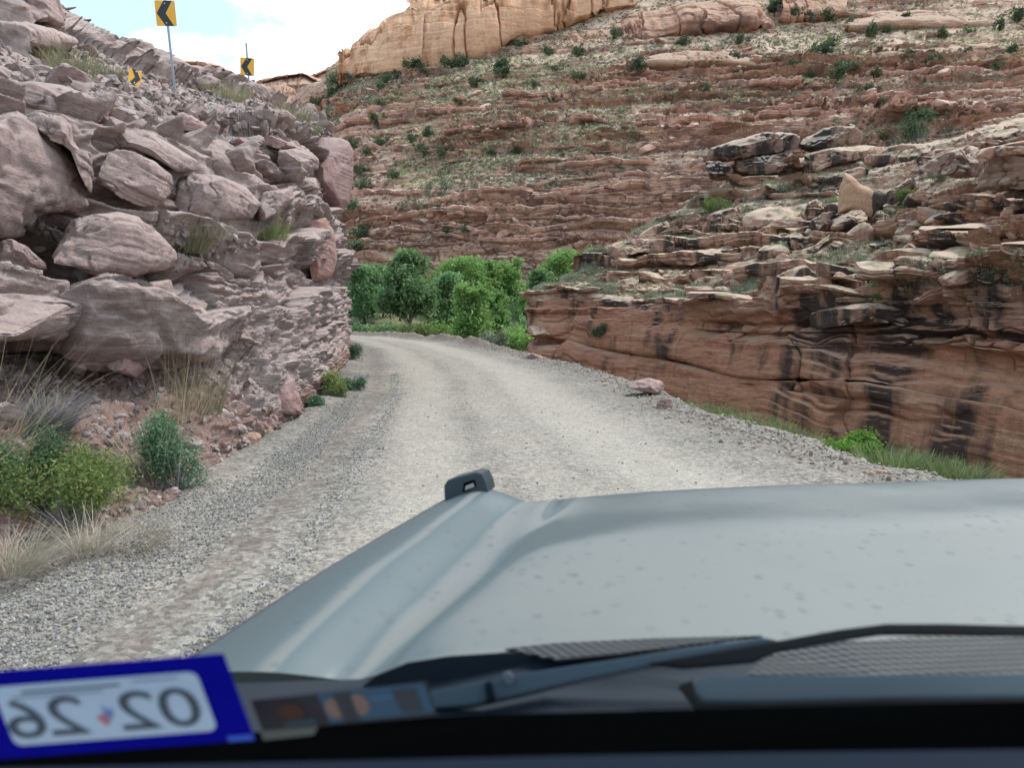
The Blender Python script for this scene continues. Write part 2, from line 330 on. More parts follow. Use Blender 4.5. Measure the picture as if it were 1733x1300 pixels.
# ------------------------------------------------------------------ loose stones (many tiny stones in one mesh)
ICO = None
def ico():
    global ICO
    if ICO is None:
        g = (1 + 5 ** .5) / 2
        v = np.array([(-1, g, 0), (1, g, 0), (-1, -g, 0), (1, -g, 0), (0, -1, g), (0, 1, g), (0, -1, -g), (0, 1, -g), (g, 0, -1), (g, 0, 1), (-g, 0, -1), (-g, 0, 1)], float)
        f = np.array([(0, 11, 5), (0, 5, 1), (0, 1, 7), (0, 7, 10), (0, 10, 11), (1, 5, 9), (5, 11, 4), (11, 10, 2), (10, 7, 6), (7, 1, 8), (3, 9, 4), (3, 4, 2), (3, 2, 6), (3, 6, 8), (3, 8, 9), (4, 9, 5), (2, 4, 11), (6, 2, 10), (8, 6, 7), (9, 8, 1)])
        ICO = (v / np.linalg.norm(v[0]), f)
    return ICO
def randrot(n, r, tilt=1.0):
    q = r.normal(size=(n, 4)); q[:, 1:3] *= tilt; q /= np.linalg.norm(q, axis=1, keepdims=True); w, x, y, z = q.T
    return np.stack([1-2*(y*y+z*z), 2*(x*y-z*w), 2*(x*z+y*w), 2*(x*y+z*w), 1-2*(x*x+z*z), 2*(y*z-x*w), 2*(x*z-y*w), 2*(y*z+x*w), 1-2*(x*x+y*y)], -1).reshape(n, 3, 3)
def stones(name, pos, size, mat, seed, flat=.6, tilt=1.0, smooth=False):
    r = np.random.default_rng(seed); v, f = ico(); n = len(pos)
    sc = size[:, None] * r.uniform(.6, 1.15, (n, 3)) * np.array([1, 1, flat])
    V = (v[None] * (1 + r.uniform(-.28, .22, (n, 12, 1)))) * sc[:, None, :]
    V = np.einsum('nij,nkj->nki', randrot(n, r, tilt), V) + pos[:, None, :]
    return mesh_np(name, V.reshape(-1, 3), (f[None] + 12 * np.arange(n)[:, None, None]).reshape(-1, 3), mat, smooth)
r = np.random.default_rng(3)
n = 60000
y = 3.2 + 16 * r.uniform(0, 1, n) ** 1.9; q = np.where(r.uniform(0, 1, n) < .06, r.normal(1.18, .09, n), r.normal(.25, .45, n))
clump = vn(np.stack([q * 2.2, y * .5, y * 0], -1), 5) - 1.1 * np.exp(-((q - .8) / .2) ** 2); keep = ((r.uniform(-.9, .6, n) < clump * 1.3) | (np.abs(q - 1.18) < .1)) & (q > -1.0) & (q < 1.5)
y, q = y[keep], q[keep]; x = xl(y) + q; s = .004 + .012 * r.uniform(0, 1, len(x)) ** 2.8
y2 = 3.2 + 20 * r.uniform(0, 1, 2500) ** 1.7; x2 = xl(y2) + r.uniform(.25, 1, 2500) * (xr(y2) - xl(y2)); s2 = .004 + .014 * r.uniform(0, 1, 2500) ** 4
y3 = 6.5 + 25 * r.uniform(0, 1, 9000) ** 1.4; x3 = xr(y3) + r.normal(-.05, .3, 9000); s3 = .006 + .035 * r.uniform(0, 1, 9000) ** 6
tag(link('bank_gravel', stones('bank_gravel', np.stack([x3, y3, ground_z(x3, y3) + s3 * .25], -1), s3, M['bankstone'], 12, .7)), 'loose tan gravel along the outer road bank', 'gravel', None, 'stuff')
X, Y, Z = np.concatenate([x, x2]), np.concatenate([y, y2]), np.concatenate([s, s2])
tag(link('loose_gravel', stones('loose_gravel', np.stack([X, Y, ground_z(X, Y) + Z * .25], -1), Z, M['stone'], 11, .7)), 'loose pale grey gravel spread along the road shoulders', 'gravel', None, 'stuff')
# ------------------------------------------------------------------ roadside bluff
def G(px, py): # distance where the picture ray meets z = -.05
    x, y, z = ray(px, py); return float((-.05 - CAMZ) / z * y)
def foot(px, py): return (px, py, G(px, py))
LB = [
 [foot(-350, 1250), (-350, 850, 4.6), (-350, 640, 6.2), (-350, 560, 5.3), (-350, 490, 5.6), (-350, 410, 6.4), (-350, 280, 6.6), (-350, 100, 7.2), (-350, 20, 9.5), (-350, -30, 12.5), (-350, -140, 16), (-350, -250, 19)],
 [foot(-100, 1050), (-100, 800, 5.6), (-100, 620, 7.4), (-100, 560, 6.4), (-100, 500, 6.7), (-100, 430, 7.6), (-100, 310, 8.0), (-100, 150, 8.8), (-100, 80, 11.5), (-100, 40, 15), (-100, -40, 19), (-100, -120, 23)],
 [foot(60, 945), (60, 760, 6.6), (60, 605, 8.4), (60, 565, 7.4), (60, 505, 7.8), (60, 440, 8.9), (60, 330, 9.2), (60, 180, 10.0), (60, 120, 13), (60, 90, 17), (60, 30, 22), (60, -30, 27)],
 [foot(190, 900), (185, 740, 7.3), (180, 610, 9.0), (180, 578, 8.1), (180, 505, 8.6), (180, 440, 9.6), (185, 330, 10.0), (190, 200, 11.0), (185, 150, 14.5), (180, 115, 19), (170, 72, 25), (165, 76, 33)],
 [foot(290, 855), (290, 720, 8.2), (290, 600, 10.0), (290, 572, 9.2), (290, 485, 9.8), (300, 430, 10.6), (290, 330, 11.0), (290, 230, 12.2), (285, 175, 16), (270, 150, 20.5), (258, 105, 27), (255, 112, 35)],
 [foot(388, 790), (385, 700, 9.1), (385, 600, 10.8), (385, 560, 10.6), (385, 470, 11.3), (390, 410, 12.2), (390, 320, 12.8), (385, 255, 14), (375, 205, 18), (360, 165, 22.5), (335, 135, 28), (335, 142, 36)],
 [foot(478, 725), (476, 680, 10.9), (475, 610, 11.6), (475, 550, 12.4), (475, 460, 13.4), (480, 390, 14.3), (480, 310, 15.2), (475, 240, 16.8), (455, 195, 20.5), (440, 178, 24), (425, 165, 29), (425, 174, 37)],
 [foot(545, 668), (542, 630, 14.8), (540, 585, 15.4), (540, 520, 16.3), (540, 440, 17.3), (535, 380, 18.3), (530, 310, 19.3), (525, 240, 20.6), (510, 212, 23), (500, 202, 26), (490, 194, 30), (490, 202, 38)],
 [(590, 604, 24.5), (586, 570, 24.4), (583, 530, 24.2), (583, 480, 24.0), (574, 420, 23.8), (560, 362, 23.6), (556, 300, 24.0), (552, 235, 24.5), (545, 222, 27), (535, 215, 29), (527, 208, 32), (525, 220, 39)],
 [(575, 590, 30), (570, 565, 30), (565, 530, 29), (562, 480, 29), (550, 420, 28.5), (540, 362, 28), (535, 300, 28.5), (530, 240, 29), (525, 226, 32), (515, 220, 34), (510, 212, 37), (505, 224, 43)],
 [(460, 575, 40), (455, 560, 40), (450, 530, 39), (445, 480, 38), (440, 420, 37), (430, 370, 36), (420, 310, 36.5), (420, 250, 37), (415, 238, 39), (410, 232, 42), (405, 226, 45), (400, 238, 50)]]
W, tu, tv = loft(LB, 820, 700)
nrm = grid_normals(W); nrm = -nrm if nrm[400, 300, 0] < 0 else nrm
row = np.repeat(tv[None, :], len(tu), 0)
face = sm(1.6, 2.4, row) * (1 - .75 * sm(7.3, 8.2, row)); face += .85 * sm(8.9, 9.6, row)
cf = np.repeat(tu[:, None], len(tv), 1)
face *= 1 - .55 * sm(4.2, 5.2, cf) * (1 - sm(2.6, 4.2, row))           # the rubbly shale corner breaks up instead of bedding
ul = W[..., 0] * .35 + W[..., 1]
Wb = layered(W, nrm, ul, 21, .12, .9, .50, (.10, -.02), .45, .25, warp2=.10, bmul=3.0, crack=.7, block=1.0, fine=.06, fines=2.6, mask=face, rough=.6, ter=.5, zsq=2.2)
p = Wb.reshape(-1, 3)
rub = (sm(4.2, 5.4, cf) * (1 - sm(3.2, 4.6, row)) * sm(.3, 1.3, row)).reshape(-1)
rg = np.abs(fbm(p, 2.6, 5, 91)) * .26 + np.abs(fbm(p, (5, 5, 6), 5, 93)) * .12
Wb = (p + nrm.reshape(-1, 3) * (rub * (rg - .16))[:, None]).reshape(W.shape)
tal = (1 - sm(1.7, 2.3, row)).reshape(-1)
Wb = (Wb.reshape(-1, 3) + nrm.reshape(-1, 3) * (tal * (.10 * fbm(p, 3.0, 5, 95) + .04 * np.abs(fbm(p, 11.0, 3, 96))))[:, None]).reshape(W.shape)
LSURF, LN = Wb, nrm
FB = grid_faces(*W.shape[:2]); me = mesh_np('rock_bluff', Wb.reshape(-1, 3), FB, M['bluff']); me.materials.append(M['talus'])
lim = 1.75 + .25 * fbm(p, 1.5, 3, 97) - .9 * sm(4.6, 5.6, cf.reshape(-1))
me.polygons.foreach_set('material_index', ((row.reshape(-1) < lim)[FB].mean(1) > .5).astype(np.int32))
tag(link('rock_bluff', me), kind='structure')
# ------------------------------------------------------------------ boulders with a traced outline, real depth and thickness
def rock_np(outline, D, T, gx=0., gy=0., seed=0, bed=(.1, .1, 1), facets=9, bedamp=.022, beds=14, rough=.026, q=.52, N=150, Mr=76):
    o = np.array(outline, float); o = np.concatenate([o, o[:1]]); d = np.concatenate([[0], np.cumsum(np.linalg.norm(np.diff(o, axis=0), axis=1))])
    tq = np.linspace(0, d[-1], N, endpoint=False); o = np.stack([np.interp(tq, d, o[:, i]) for i in (0, 1)], -1)
    for _ in range(1): o = .25 * np.roll(o, 1, 0) + .5 * o + .25 * np.roll(o, -1, 0)
    c = o.mean(0); s = np.linspace(-1, 1, Mr)
    rr = np.cos(s * np.pi / 2).clip(0) ** .55; dd = np.sign(s) * np.abs(np.sin(s * np.pi / 2)) ** q * T / 2
    px = c[0] + (o[None, :, 0] - c[0]) * rr[:, None]; py = c[1] + (o[None, :, 1] - c[1]) * rr[:, None]
    Dl = D + gx * (px - c[0]) + gy * (py - c[1]) + dd[:, None]
    W = P(px, py, Dl); C0 = P(c[0], c[1], D); p = (W - C0).reshape(-1, 3)
    r = np.random.default_rng(seed + 100); size = np.abs(p).max(0)
    for k in range(facets + 3 if facets else 0):                                   # chip flat faces off the lump
        n = r.normal(size=3); n[1] = -abs(n[1]) - .3; n[2] = n[2] * .8 + .2; n /= np.linalg.norm(n)
        h = p @ n; m = h.max(); lim = m * r.uniform(.66, .9); over = np.clip(h - lim, 0, None); p = p - n * (over * .985)[:, None]
    L = size.mean() * 2; nn = p / (np.linalg.norm(p, axis=1, keepdims=True) + 1e-9)
    pw = p + C0; b = np.array(bed, float); b /= np.linalg.norm(b)
    w = (p @ b) / L * beds + .28 * fbm(pw, 1.2 / L * 2, 3, seed); gate = sm(-.2, .4, fbm(pw, 2.5 / L, 2, seed + 4))
    disp = bedamp * L * (vn(np.stack([w * 0, w * 0, w], -1), seed + 1) * (.3 + .7 * gate) - .8 * np.exp(-((((w / 3) % 1) - .5) / .06) ** 2) * gate)
    rd = 1 - np.abs(fbm(pw, 3.2 / L, 4, seed + 7)); disp = disp + rough * L * fbm(pw, 2.2 / L, 6, seed + 2) + rough * .5 * L * np.abs(fbm(pw, 7 / L, 5, seed + 3)) - rough * .9 * L * np.clip(rd - .86, 0, 1) / .14
    disp = disp + .006 * L * gate * vn(np.stack([w * 0, fbm(pw, 2 / L, 2, seed) * .6, w * 4.5], -1), seed + 9)
    p = p + nn * disp[:, None]
    f = grid_faces(Mr, N, True)
    return p, f[:, ::-1], C0
def rock(name, label, outline, D, T, mat, cat='boulder', group=None, **k):
    p, f, C0 = rock_np(outline, D, T, **k); o = link(name, mesh_np(name, p, f, M[mat]), None, C0)
    return tag(o, label, cat, group)
GXL = .013
lg = 'boulders on the roadside bluff'
LR = [
 ('boulder', 'huge rounded pale boulder on the bluff, cut by a long slanting crack', [(-160, 215), (-60, 180), (20, 186), (60, 205), (95, 232), (118, 248), (140, 275), (148, 310), (149, 345), (128, 365), (72, 366), (58, 380), (52, 398), (20, 412), (-60, 420), (-170, 400)], 8.3, 2.0, 'boulder', dict(gx=.009, facets=4, beds=22, q=.5, seed=1)),
 ('rock_slab', 'cracked wedge of pale rock capping the huge rounded boulder', [(28, 190), (60, 188), (105, 200), (120, 215), (118, 236), (128, 250), (150, 256), (160, 300), (155, 330), (149, 325), (146, 285), (128, 262), (100, 240), (62, 214)], 8.75, 1.0, 'boulder', dict(gx=.012, seed=2)),
 ('boulder', 'broad pinkish grey boulder lying behind the huge cracked boulder', [(-60, 150), (0, 142), (60, 136), (110, 145), (150, 160), (165, 185), (150, 212), (120, 222), (60, 205), (0, 190), (-70, 190)], 10.2, 1.9, 'boulder', dict(gx=.012, seed=3)),
 ('rock_block', 'small squared brown block at the end of the pinkish boulder', [(152, 168), (166, 165), (184, 186), (183, 200), (160, 210), (148, 206), (150, 188)], 10.6, .7, 'redblock', dict(gx=.012, facets=8, seed=4, bedamp=.005)),
 ('boulder', 'wedge shaped bedded boulder overhanging the dirt hollow on the bluff', [(160, 262), (190, 250), (225, 255), (262, 270), (292, 296), (296, 312), (286, 332), (262, 350), (242, 350), (205, 335), (180, 318), (160, 312)], 10.2, 1.5, 'boulder', dict(gx=GXL, seed=5, beds=16, bedamp=.025, bed=(.5, .1, 1), q=.55)),
 ('rock_slab', 'smooth bluish grey slab sloping down the middle of the bluff', [(168, 196), (190, 198), (255, 226), (300, 250), (335, 272), (330, 290), (300, 292), (262, 268), (225, 250), (180, 248), (160, 235)], 11.0, 1.3, 'boulder', dict(gx=GXL, gy=-.006, seed=6, bedamp=.006, facets=3, rough=.015)),
 ('boulder', 'long smooth lens shaped boulder resting above the lowest ledge', [(64, 408), (90, 385), (140, 368), (200, 360), (238, 370), (272, 395), (298, 425), (302, 440), (282, 458), (230, 470), (160, 466), (100, 440), (72, 425)], 8.9, 1.5, 'boulder', dict(gx=.011, seed=7, beds=12, bedamp=.012, facets=4)),
 ('boulder', 'angular grey boulder with a flat shaded face beneath the huge boulder', [(-20, 412), (20, 405), (46, 418), (78, 446), (80, 458), (56, 464), (34, 450), (-15, 445)], 7.9, .7, 'boulder', dict(gx=.01, seed=8, facets=8)),
 ('boulder', 'rounded tan boulder at the frame edge above the ledge', [(-40, 450), (0, 444), (25, 452), (38, 466), (30, 490), (8, 512), (-40, 520)], 7.5, .8, 'boulder', dict(gx=.01, seed=9)),
 ('rock_block', 'massive squared grey block in the middle of the bluff face', [(292, 305), (330, 296), (380, 300), (418, 318), (440, 345), (425, 368), (380, 372), (335, 380), (300, 372), (288, 345)], 11.9, 1.5, 'boulder', dict(gx=.014, seed=10, facets=9, bedamp=.008)),
 ('rock_block', 'tilted grey block with a dark cleft beside the ledge bushes', [(414, 378), (432, 345), (446, 325), (470, 322), (492, 318), (499, 335), (482, 352), (470, 366), (440, 374)], 13.4, 1.3, 'boulder', dict(gx=.016, seed=11, facets=9, bedamp=.006)),
 ('boulder', 'egg shaped boulder with a dark underside near the bluff corner', [(468, 272), (474, 257), (500, 252), (528, 258), (540, 270), (538, 285), (510, 298), (486, 297), (472, 286)], 16.0, 1.3, 'boulder', dict(gx=.016, seed=12, facets=4, beds=9)),
 ('rock_block', 'big square red brown block standing at the bluff corner', [(528, 238), (545, 232), (575, 232), (590, 240), (598, 256), (597, 300), (590, 345), (578, 356), (556, 350), (532, 335), (526, 290)], 22.6, 2.6, 'redblock', dict(gx=.012, seed=13, facets=5, bedamp=.003, rough=.012, q=.35)),
 ('rock_block', 'blocky grey rock under the egg shaped boulder', [(486, 302), (510, 300), (534, 300), (540, 320), (536, 345), (510, 352), (492, 338)], 17.0, 1.5, 'boulder', dict(gx=.016, seed=14, facets=9)),
 ('rock_slab', 'pink freshly broken slab on the outer face of the bluff', [(478, 392), (500, 388), (528, 372), (552, 366), (566, 400), (570, 440), (560, 470), (528, 476), (520, 440), (500, 420)], 17.6, 1.3, 'cutface', dict(gx=.03, seed=15, facets=8, bedamp=.004, rough=.02, q=.4)),
 ('rock_ledge', 'long grey ledge jutting out over the red dirt hollow', [(-120, 530), (-40, 515), (40, 510), (120, 505), (190, 500), (250, 478), (285, 474), (286, 500), (262, 522), (210, 545), (195, 552), (120, 570), (60, 580), (-120, 585)], 8.0, 1.9, 'boulder', dict(gx=.0095, seed=16, beds=9, bedamp=.035, bed=(.08, .1, 1), facets=3, rough=.03)),
 ('rock_ledge', 'blunt nose of rock at the far end of the jutting ledge', [(272, 530), (300, 522), (340, 520), (362, 535), (355, 558), (320, 570), (290, 572), (272, 556)], 9.9, 1.3, 'boulder', dict(gx=.011, seed=17, beds=10, bedamp=.02)),
 ('rock_ledge', 'broken dark outcrop with a flat underside high on the slope', [(-40, 60), (0, 38), (40, 40), (90, 48), (125, 64), (130, 72), (108, 84), (60, 78), (20, 86), (-40, 88)], 16.5, 3.5, 'boulder', dict(gx=.03, seed=18, beds=8, facets=7)),
 ('boulder', 'large rough boulder on the skyline at the top of the slope', [(-60, -60), (40, -70), (85, -30), (96, 0), (108, 28), (112, 42), (80, 42), (30, 34), (-60, 40)], 18.5, 5.0, 'boulder', dict(gx=.02, seed=19, facets=7)),
 ('rock_slab', 'flat topped grey slab lying in front of the tufted grass', [(38, 112), (70, 109), (100, 115), (116, 124), (114, 134), (95, 136), (60, 128), (40, 120)], 13.6, 1.2, 'boulder', dict(gx=.02, seed=20, facets=7, bedamp=.006)),
 ('rock_slab', 'long thin grey slab along the skyline left of the tall chevron sign', [(180, 66), (205, 68), (240, 82), (262, 92), (260, 98), (235, 94), (200, 82), (182, 76)], 26.5, 2.0, 'boulder', dict(gx=.03, seed=21, facets=6)),
 ('boulder', 'angular red brown rock on the slope crest near the bluff corner', [(448, 205), (465, 196), (480, 194), (494, 206), (495, 218), (470, 222), (450, 222)], 19.5, 1.4, 'redblock', dict(gx=.02, seed=22, facets=8)),
 ('rock_slab', 'leaning brown slab half way along the rocky slope', [(280, 198), (310, 192), (345, 208), (358, 216), (356, 226), (325, 224), (290, 212)], 13.0, 1.0, 'redblock', dict(gx=.018, seed=23, facets=7)),
 ('rock_slab', 'tilted slab overhanging the bluff edge above the squared block', [(385, 236), (410, 232), (432, 244), (440, 258), (420, 262), (398, 252)], 14.6, 1.0, 'redblock', dict(gx=.018, seed=24, facets=7)),
 ('rock_slab', 'flat rock capping the face above the egg shaped boulder', [(435, 226), (460, 230), (505, 248), (528, 258), (500, 252), (470, 250), (440, 244)], 16.6, 1.2, 'redblock', dict(gx=.018, seed=25, facets=7)),
 ('boulder', 'brown fallen rock lying in the dirt hollow under the ledge', [(160, 602), (200, 598), (240, 610), (248, 625), (230, 640), (205, 632), (175, 620)], 8.4, .6, 'redblock', dict(gx=.01, seed=26, facets=7)),
 ('boulder', 'small round rock in the dirt hollow beside the fallen rock', [(116, 612), (135, 606), (147, 615), (146, 628), (128, 632), (116, 624)], 8.0, .45, 'boulder', dict(gx=.01, seed=27)),
 ('boulder', 'pale broken boulder at the frame edge beside the grey dead shrub', [(-20, 690), (10, 680), (34, 690), (33, 715), (10, 728), (-20, 725)], 5.9, .4, 'boulder', dict(seed=28, facets=7)),
 ('boulder', 'dark red broken rock at the foot of the bluff corner', [(452, 640), (470, 632), (495, 634), (508, 668), (510, 700), (490, 716), (468, 716), (455, 690)], 11.2, .9, 'redblock', dict(gx=.015, seed=29, facets=9)),
]
for nm, lb, ol, D, T, m, k in LR: rock(nm, lb, ol, D, T, m, 'rock', lg, **k)
def ledge(name, label, group, surf, nrm, i0, i1, j0, jmin, jmax, h, out, depth, mat, seed, dipn=1.1):
    """one projecting bed of rock following a level line along a slope, with a jointed, undercut front"""
    r = np.random.default_rng(seed); idx = np.arange(i0, min(i1, len(surf) - 2)); lev = surf[(i0 + i1) // 2 if (i0 + i1) // 2 < len(surf) else i0, j0, 2]
    Z = surf[idx, jmin:jmax, 2]; wob = dipn * h * fbm(surf[idx, j0] * 1.0, .07 / h, 3, seed)
    ok = Z >= (lev + wob)[:, None]; has = ok.any(1) & ~ok[:, 0]
    if has.sum() < 8: return None
    run = np.where(has)[0]; cut = np.where(np.diff(run) > 1)[0]; seg = max(np.split(run, cut + 1), key=len)
    if len(seg) < 8: return None
    idx = idx[seg]; jj = jmin + ok[seg].argmax(1); p = surf[idx, jj].copy(); p[:, 2] = lev + wob[seg]
    for _ in range(3): p[1:-1] = .25 * p[:-2] + .5 * p[1:-1] + .25 * p[2:]
    o = nrm[idx, jj].copy(); o[:, 2] = 0; k = np.ones(9) / 9
    for a in (0, 1): o[:, a] = np.convolve(np.pad(o[:, a], 4, 'edge'), k, 'valid')
    o /= np.linalg.norm(o, axis=1, keepdims=True) + 1e-9
    s = np.concatenate([[0], np.cumsum(np.linalg.norm(np.diff(p, axis=0), axis=1))]); n = len(p)
    wv = h * r.uniform(3.0, 8.0); q = s / wv + 1.1 * vn(np.stack([s / wv * .8, s * 0, s * 0], -1), seed); b = np.floor(q); bf = q - b
    blk = h1(b + seed * 77, 3); je = np.exp(-(np.minimum(bf, 1 - bf) * wv / (.10 * h)) ** 2) * (h1(b, seed % 91) > .5)
    f = out * (.40 + .95 * fbm(p, .28 / h, 4, seed + 1) + .6 * (blk - .4)) - .35 * out * je
    tp = np.clip(np.minimum(s, s[-1] - s) / (h * 1.5), 0, 1) ** .6; f = f * tp - (1 - tp) * depth * .5; hh = h * (.35 + .65 * tp) * (.75 + .3 * blk + .55 * fbm(p, .2 / h, 3, seed + 2))
    prof = [(-1, 0, .9), (-.35, 0, 1.0), (0, .72, 1.0), (0, .97, .93), (0, 1.0, .74), (0, .88, .60), (0, .95, .48), (0, .70, .30), (0, .25, .12), (-.25, 0, -.05), (-1, 0, -.3)]
    V = np.stack([p + o * (a * depth + c_ * f)[:, None] + np.stack([s * 0, s * 0, z * hh], -1) for a, c_, z in prof], 1)
    fl = V.reshape(-1, 3); fl = fl + (.16 * h * fbm(fl, 1.3 / h, 5, seed + 5))[:, None] * np.repeat(o, len(prof), 0) + np.array([0, 0, 1]) * (.10 * h * fbm(fl, .9 / h, 4, seed + 6))[:, None]
    C0 = p[n // 2]; me = mesh_np(name, fl - C0, grid_faces(n, len(prof), True), M[mat], False)
    return tag(link(name, me, None, C0), label, 'rock ledge', group)
def ledges(name, spec, surf, nrm, uu, vv, mat, seed):
    r = np.random.default_rng(seed); NUU = len(uu)
    for q, (label, group, n, cols, rows, hr, outk, dk, Lm) in enumerate(spec):
        for k in range(n):
            ci = np.searchsorted(uu, r.uniform(*cols)); rj = min(int(np.searchsorted(vv, r.uniform(*rows))), len(vv) - 2)
            h = hr[0] + (hr[1] - hr[0]) * r.uniform() ** 2; L = Lm * h * r.uniform(.6, 1.6)
            sp = np.linalg.norm(surf[min(ci + 1, NUU - 1), rj] - surf[ci - 1, rj]) / 2 + 1e-3; m = int(np.clip(L / sp / 2, 8, 260))
            lo, hi = np.searchsorted(vv, rows[0] - .35), np.searchsorted(vv, rows[1] + .35)
            ledge(name, label, group, surf, nrm, max(ci - m, 1), ci + m, rj, lo, min(hi, len(vv) - 1), h, h * outk, h * dk, mat, seed + q * 500 + k)
# right-hand slope is built in the next block; generic rocks to strew
def generic_rock(seed, flat):
    a = np.linspace(0, 2 * np.pi, 9, endpoint=False); r = np.random.default_rng(seed)
    ol = np.stack([866 + 100 * np.cos(a) * r.uniform(.75, 1.1, 9), 650 - 100 * flat * np.sin(a) * r.uniform(.75, 1.1, 9)], -1)
    p, f, _ = rock_np(ol, 12.85, 1.7, seed=seed, facets=10, beds=7, bedamp=.04, rough=.05, N=48, Mr=26, q=.55); return p, f
GEN = [[generic_rock(200 + i, fl) for i in range(6)] for fl in (.35, .75)]
GM = {}
def strew(name, label, cat, group, pts, sizes, mat, seed, flat=0, tilt=.25, sink=.15):
    r = np.random.default_rng(seed); out = []
    for p, s in zip(pts, sizes):
        i = int(r.integers(6)); key = (flat, i, mat)
        if key not in GM: GM[key] = mesh_np('strewn_rock', *GEN[flat][i], M[mat])
        o = link(name, GM[key], None, p - np.array([0, 0, sink * s * .3]), (r.normal(0, tilt), r.normal(0, tilt), r.uniform(0, 6.28)), s * r.uniform(.75, 1.2, 3))
        tag(o, label, cat, group); out.append(o)
    return out
def pick(surf, rng, n, cols, rows, tu, tv):
    i = np.clip(np.searchsorted(tu, rng.uniform(*cols, n)), 0, len(tu) - 1); j = np.clip(np.searchsorted(tv, rng.uniform(*rows, n)), 0, len(tv) - 1)
    return surf[i, j], i, j
r = np.random.default_rng(31)
pt, i, j = pick(LSURF, r, 85, (2.2, 7.8), (7.15, 9.6), tu, tv)
strew('broken_slab', 'small broken sandstone slab lying on the gravelly slope above the bluff', 'rock', 'broken slabs on the bluff slope', pt, .12 + .42 * r.uniform(0, 1, 85) ** 2, 'boulder', 32, 0, .35)
pt, i, j = pick(LSURF, r, 16, (1.5, 5.2), (.2, 1.9), tu, tv)
strew('rock', 'small fallen rock lying in the red dirt under the bluff', 'rock', 'fallen rocks in the dirt', pt, .05 + .12 * r.uniform(0, 1, 16) ** 2, 'boulder', 33, 1, .6)
yv = np.array([9.2, 9.5, 9.9, 10.6, 11.0, 8.6, 8.2, 7.8, 7.2, 6.3]); xv = xl(yv) - np.array([.28, .35, .2, .3, .28, .5, .55, .6, .7, .6])
strew('rock', 'pale stone fallen at the road edge below the bluff', 'rock', 'pale stones along the bluff foot', np.stack([xv, yv, ground_z(xv, yv) + .03], -1), np.array([.13, .11, .08, .14, .09, .08, .09, .11, .14, .1]), 'pale', 34, 1, .5)
n = 5200; pt, i, j = pick(LSURF, r, n, (1.0, 8), (7.1, 9.3), tu, tv); sz = .02 + .14 * r.uniform(0, 1, n) ** 3
n2 = 2600; pt2, i, j = pick(LSURF, r, n2, (.6, 6.2), (0, 2.0), tu, tv); sz2 = .012 + .06 * r.uniform(0, 1, n2) ** 3
n3 = 900; pt3, i, j = pick(LSURF, r, n3, (1, 5), (4.4, 5.6), tu, tv); sz3 = .015 + .08 * r.uniform(0, 1, n3) ** 3
tag(link('bluff_rubble', stones('bluff_rubble', np.concatenate([pt, pt2, pt3]), np.concatenate([sz, sz2, sz3]), M['rubble_grey'], 35, .5, .4)), 'loose grey rubble strewn over the roadside bluff', 'rubble', None, 'stuff')
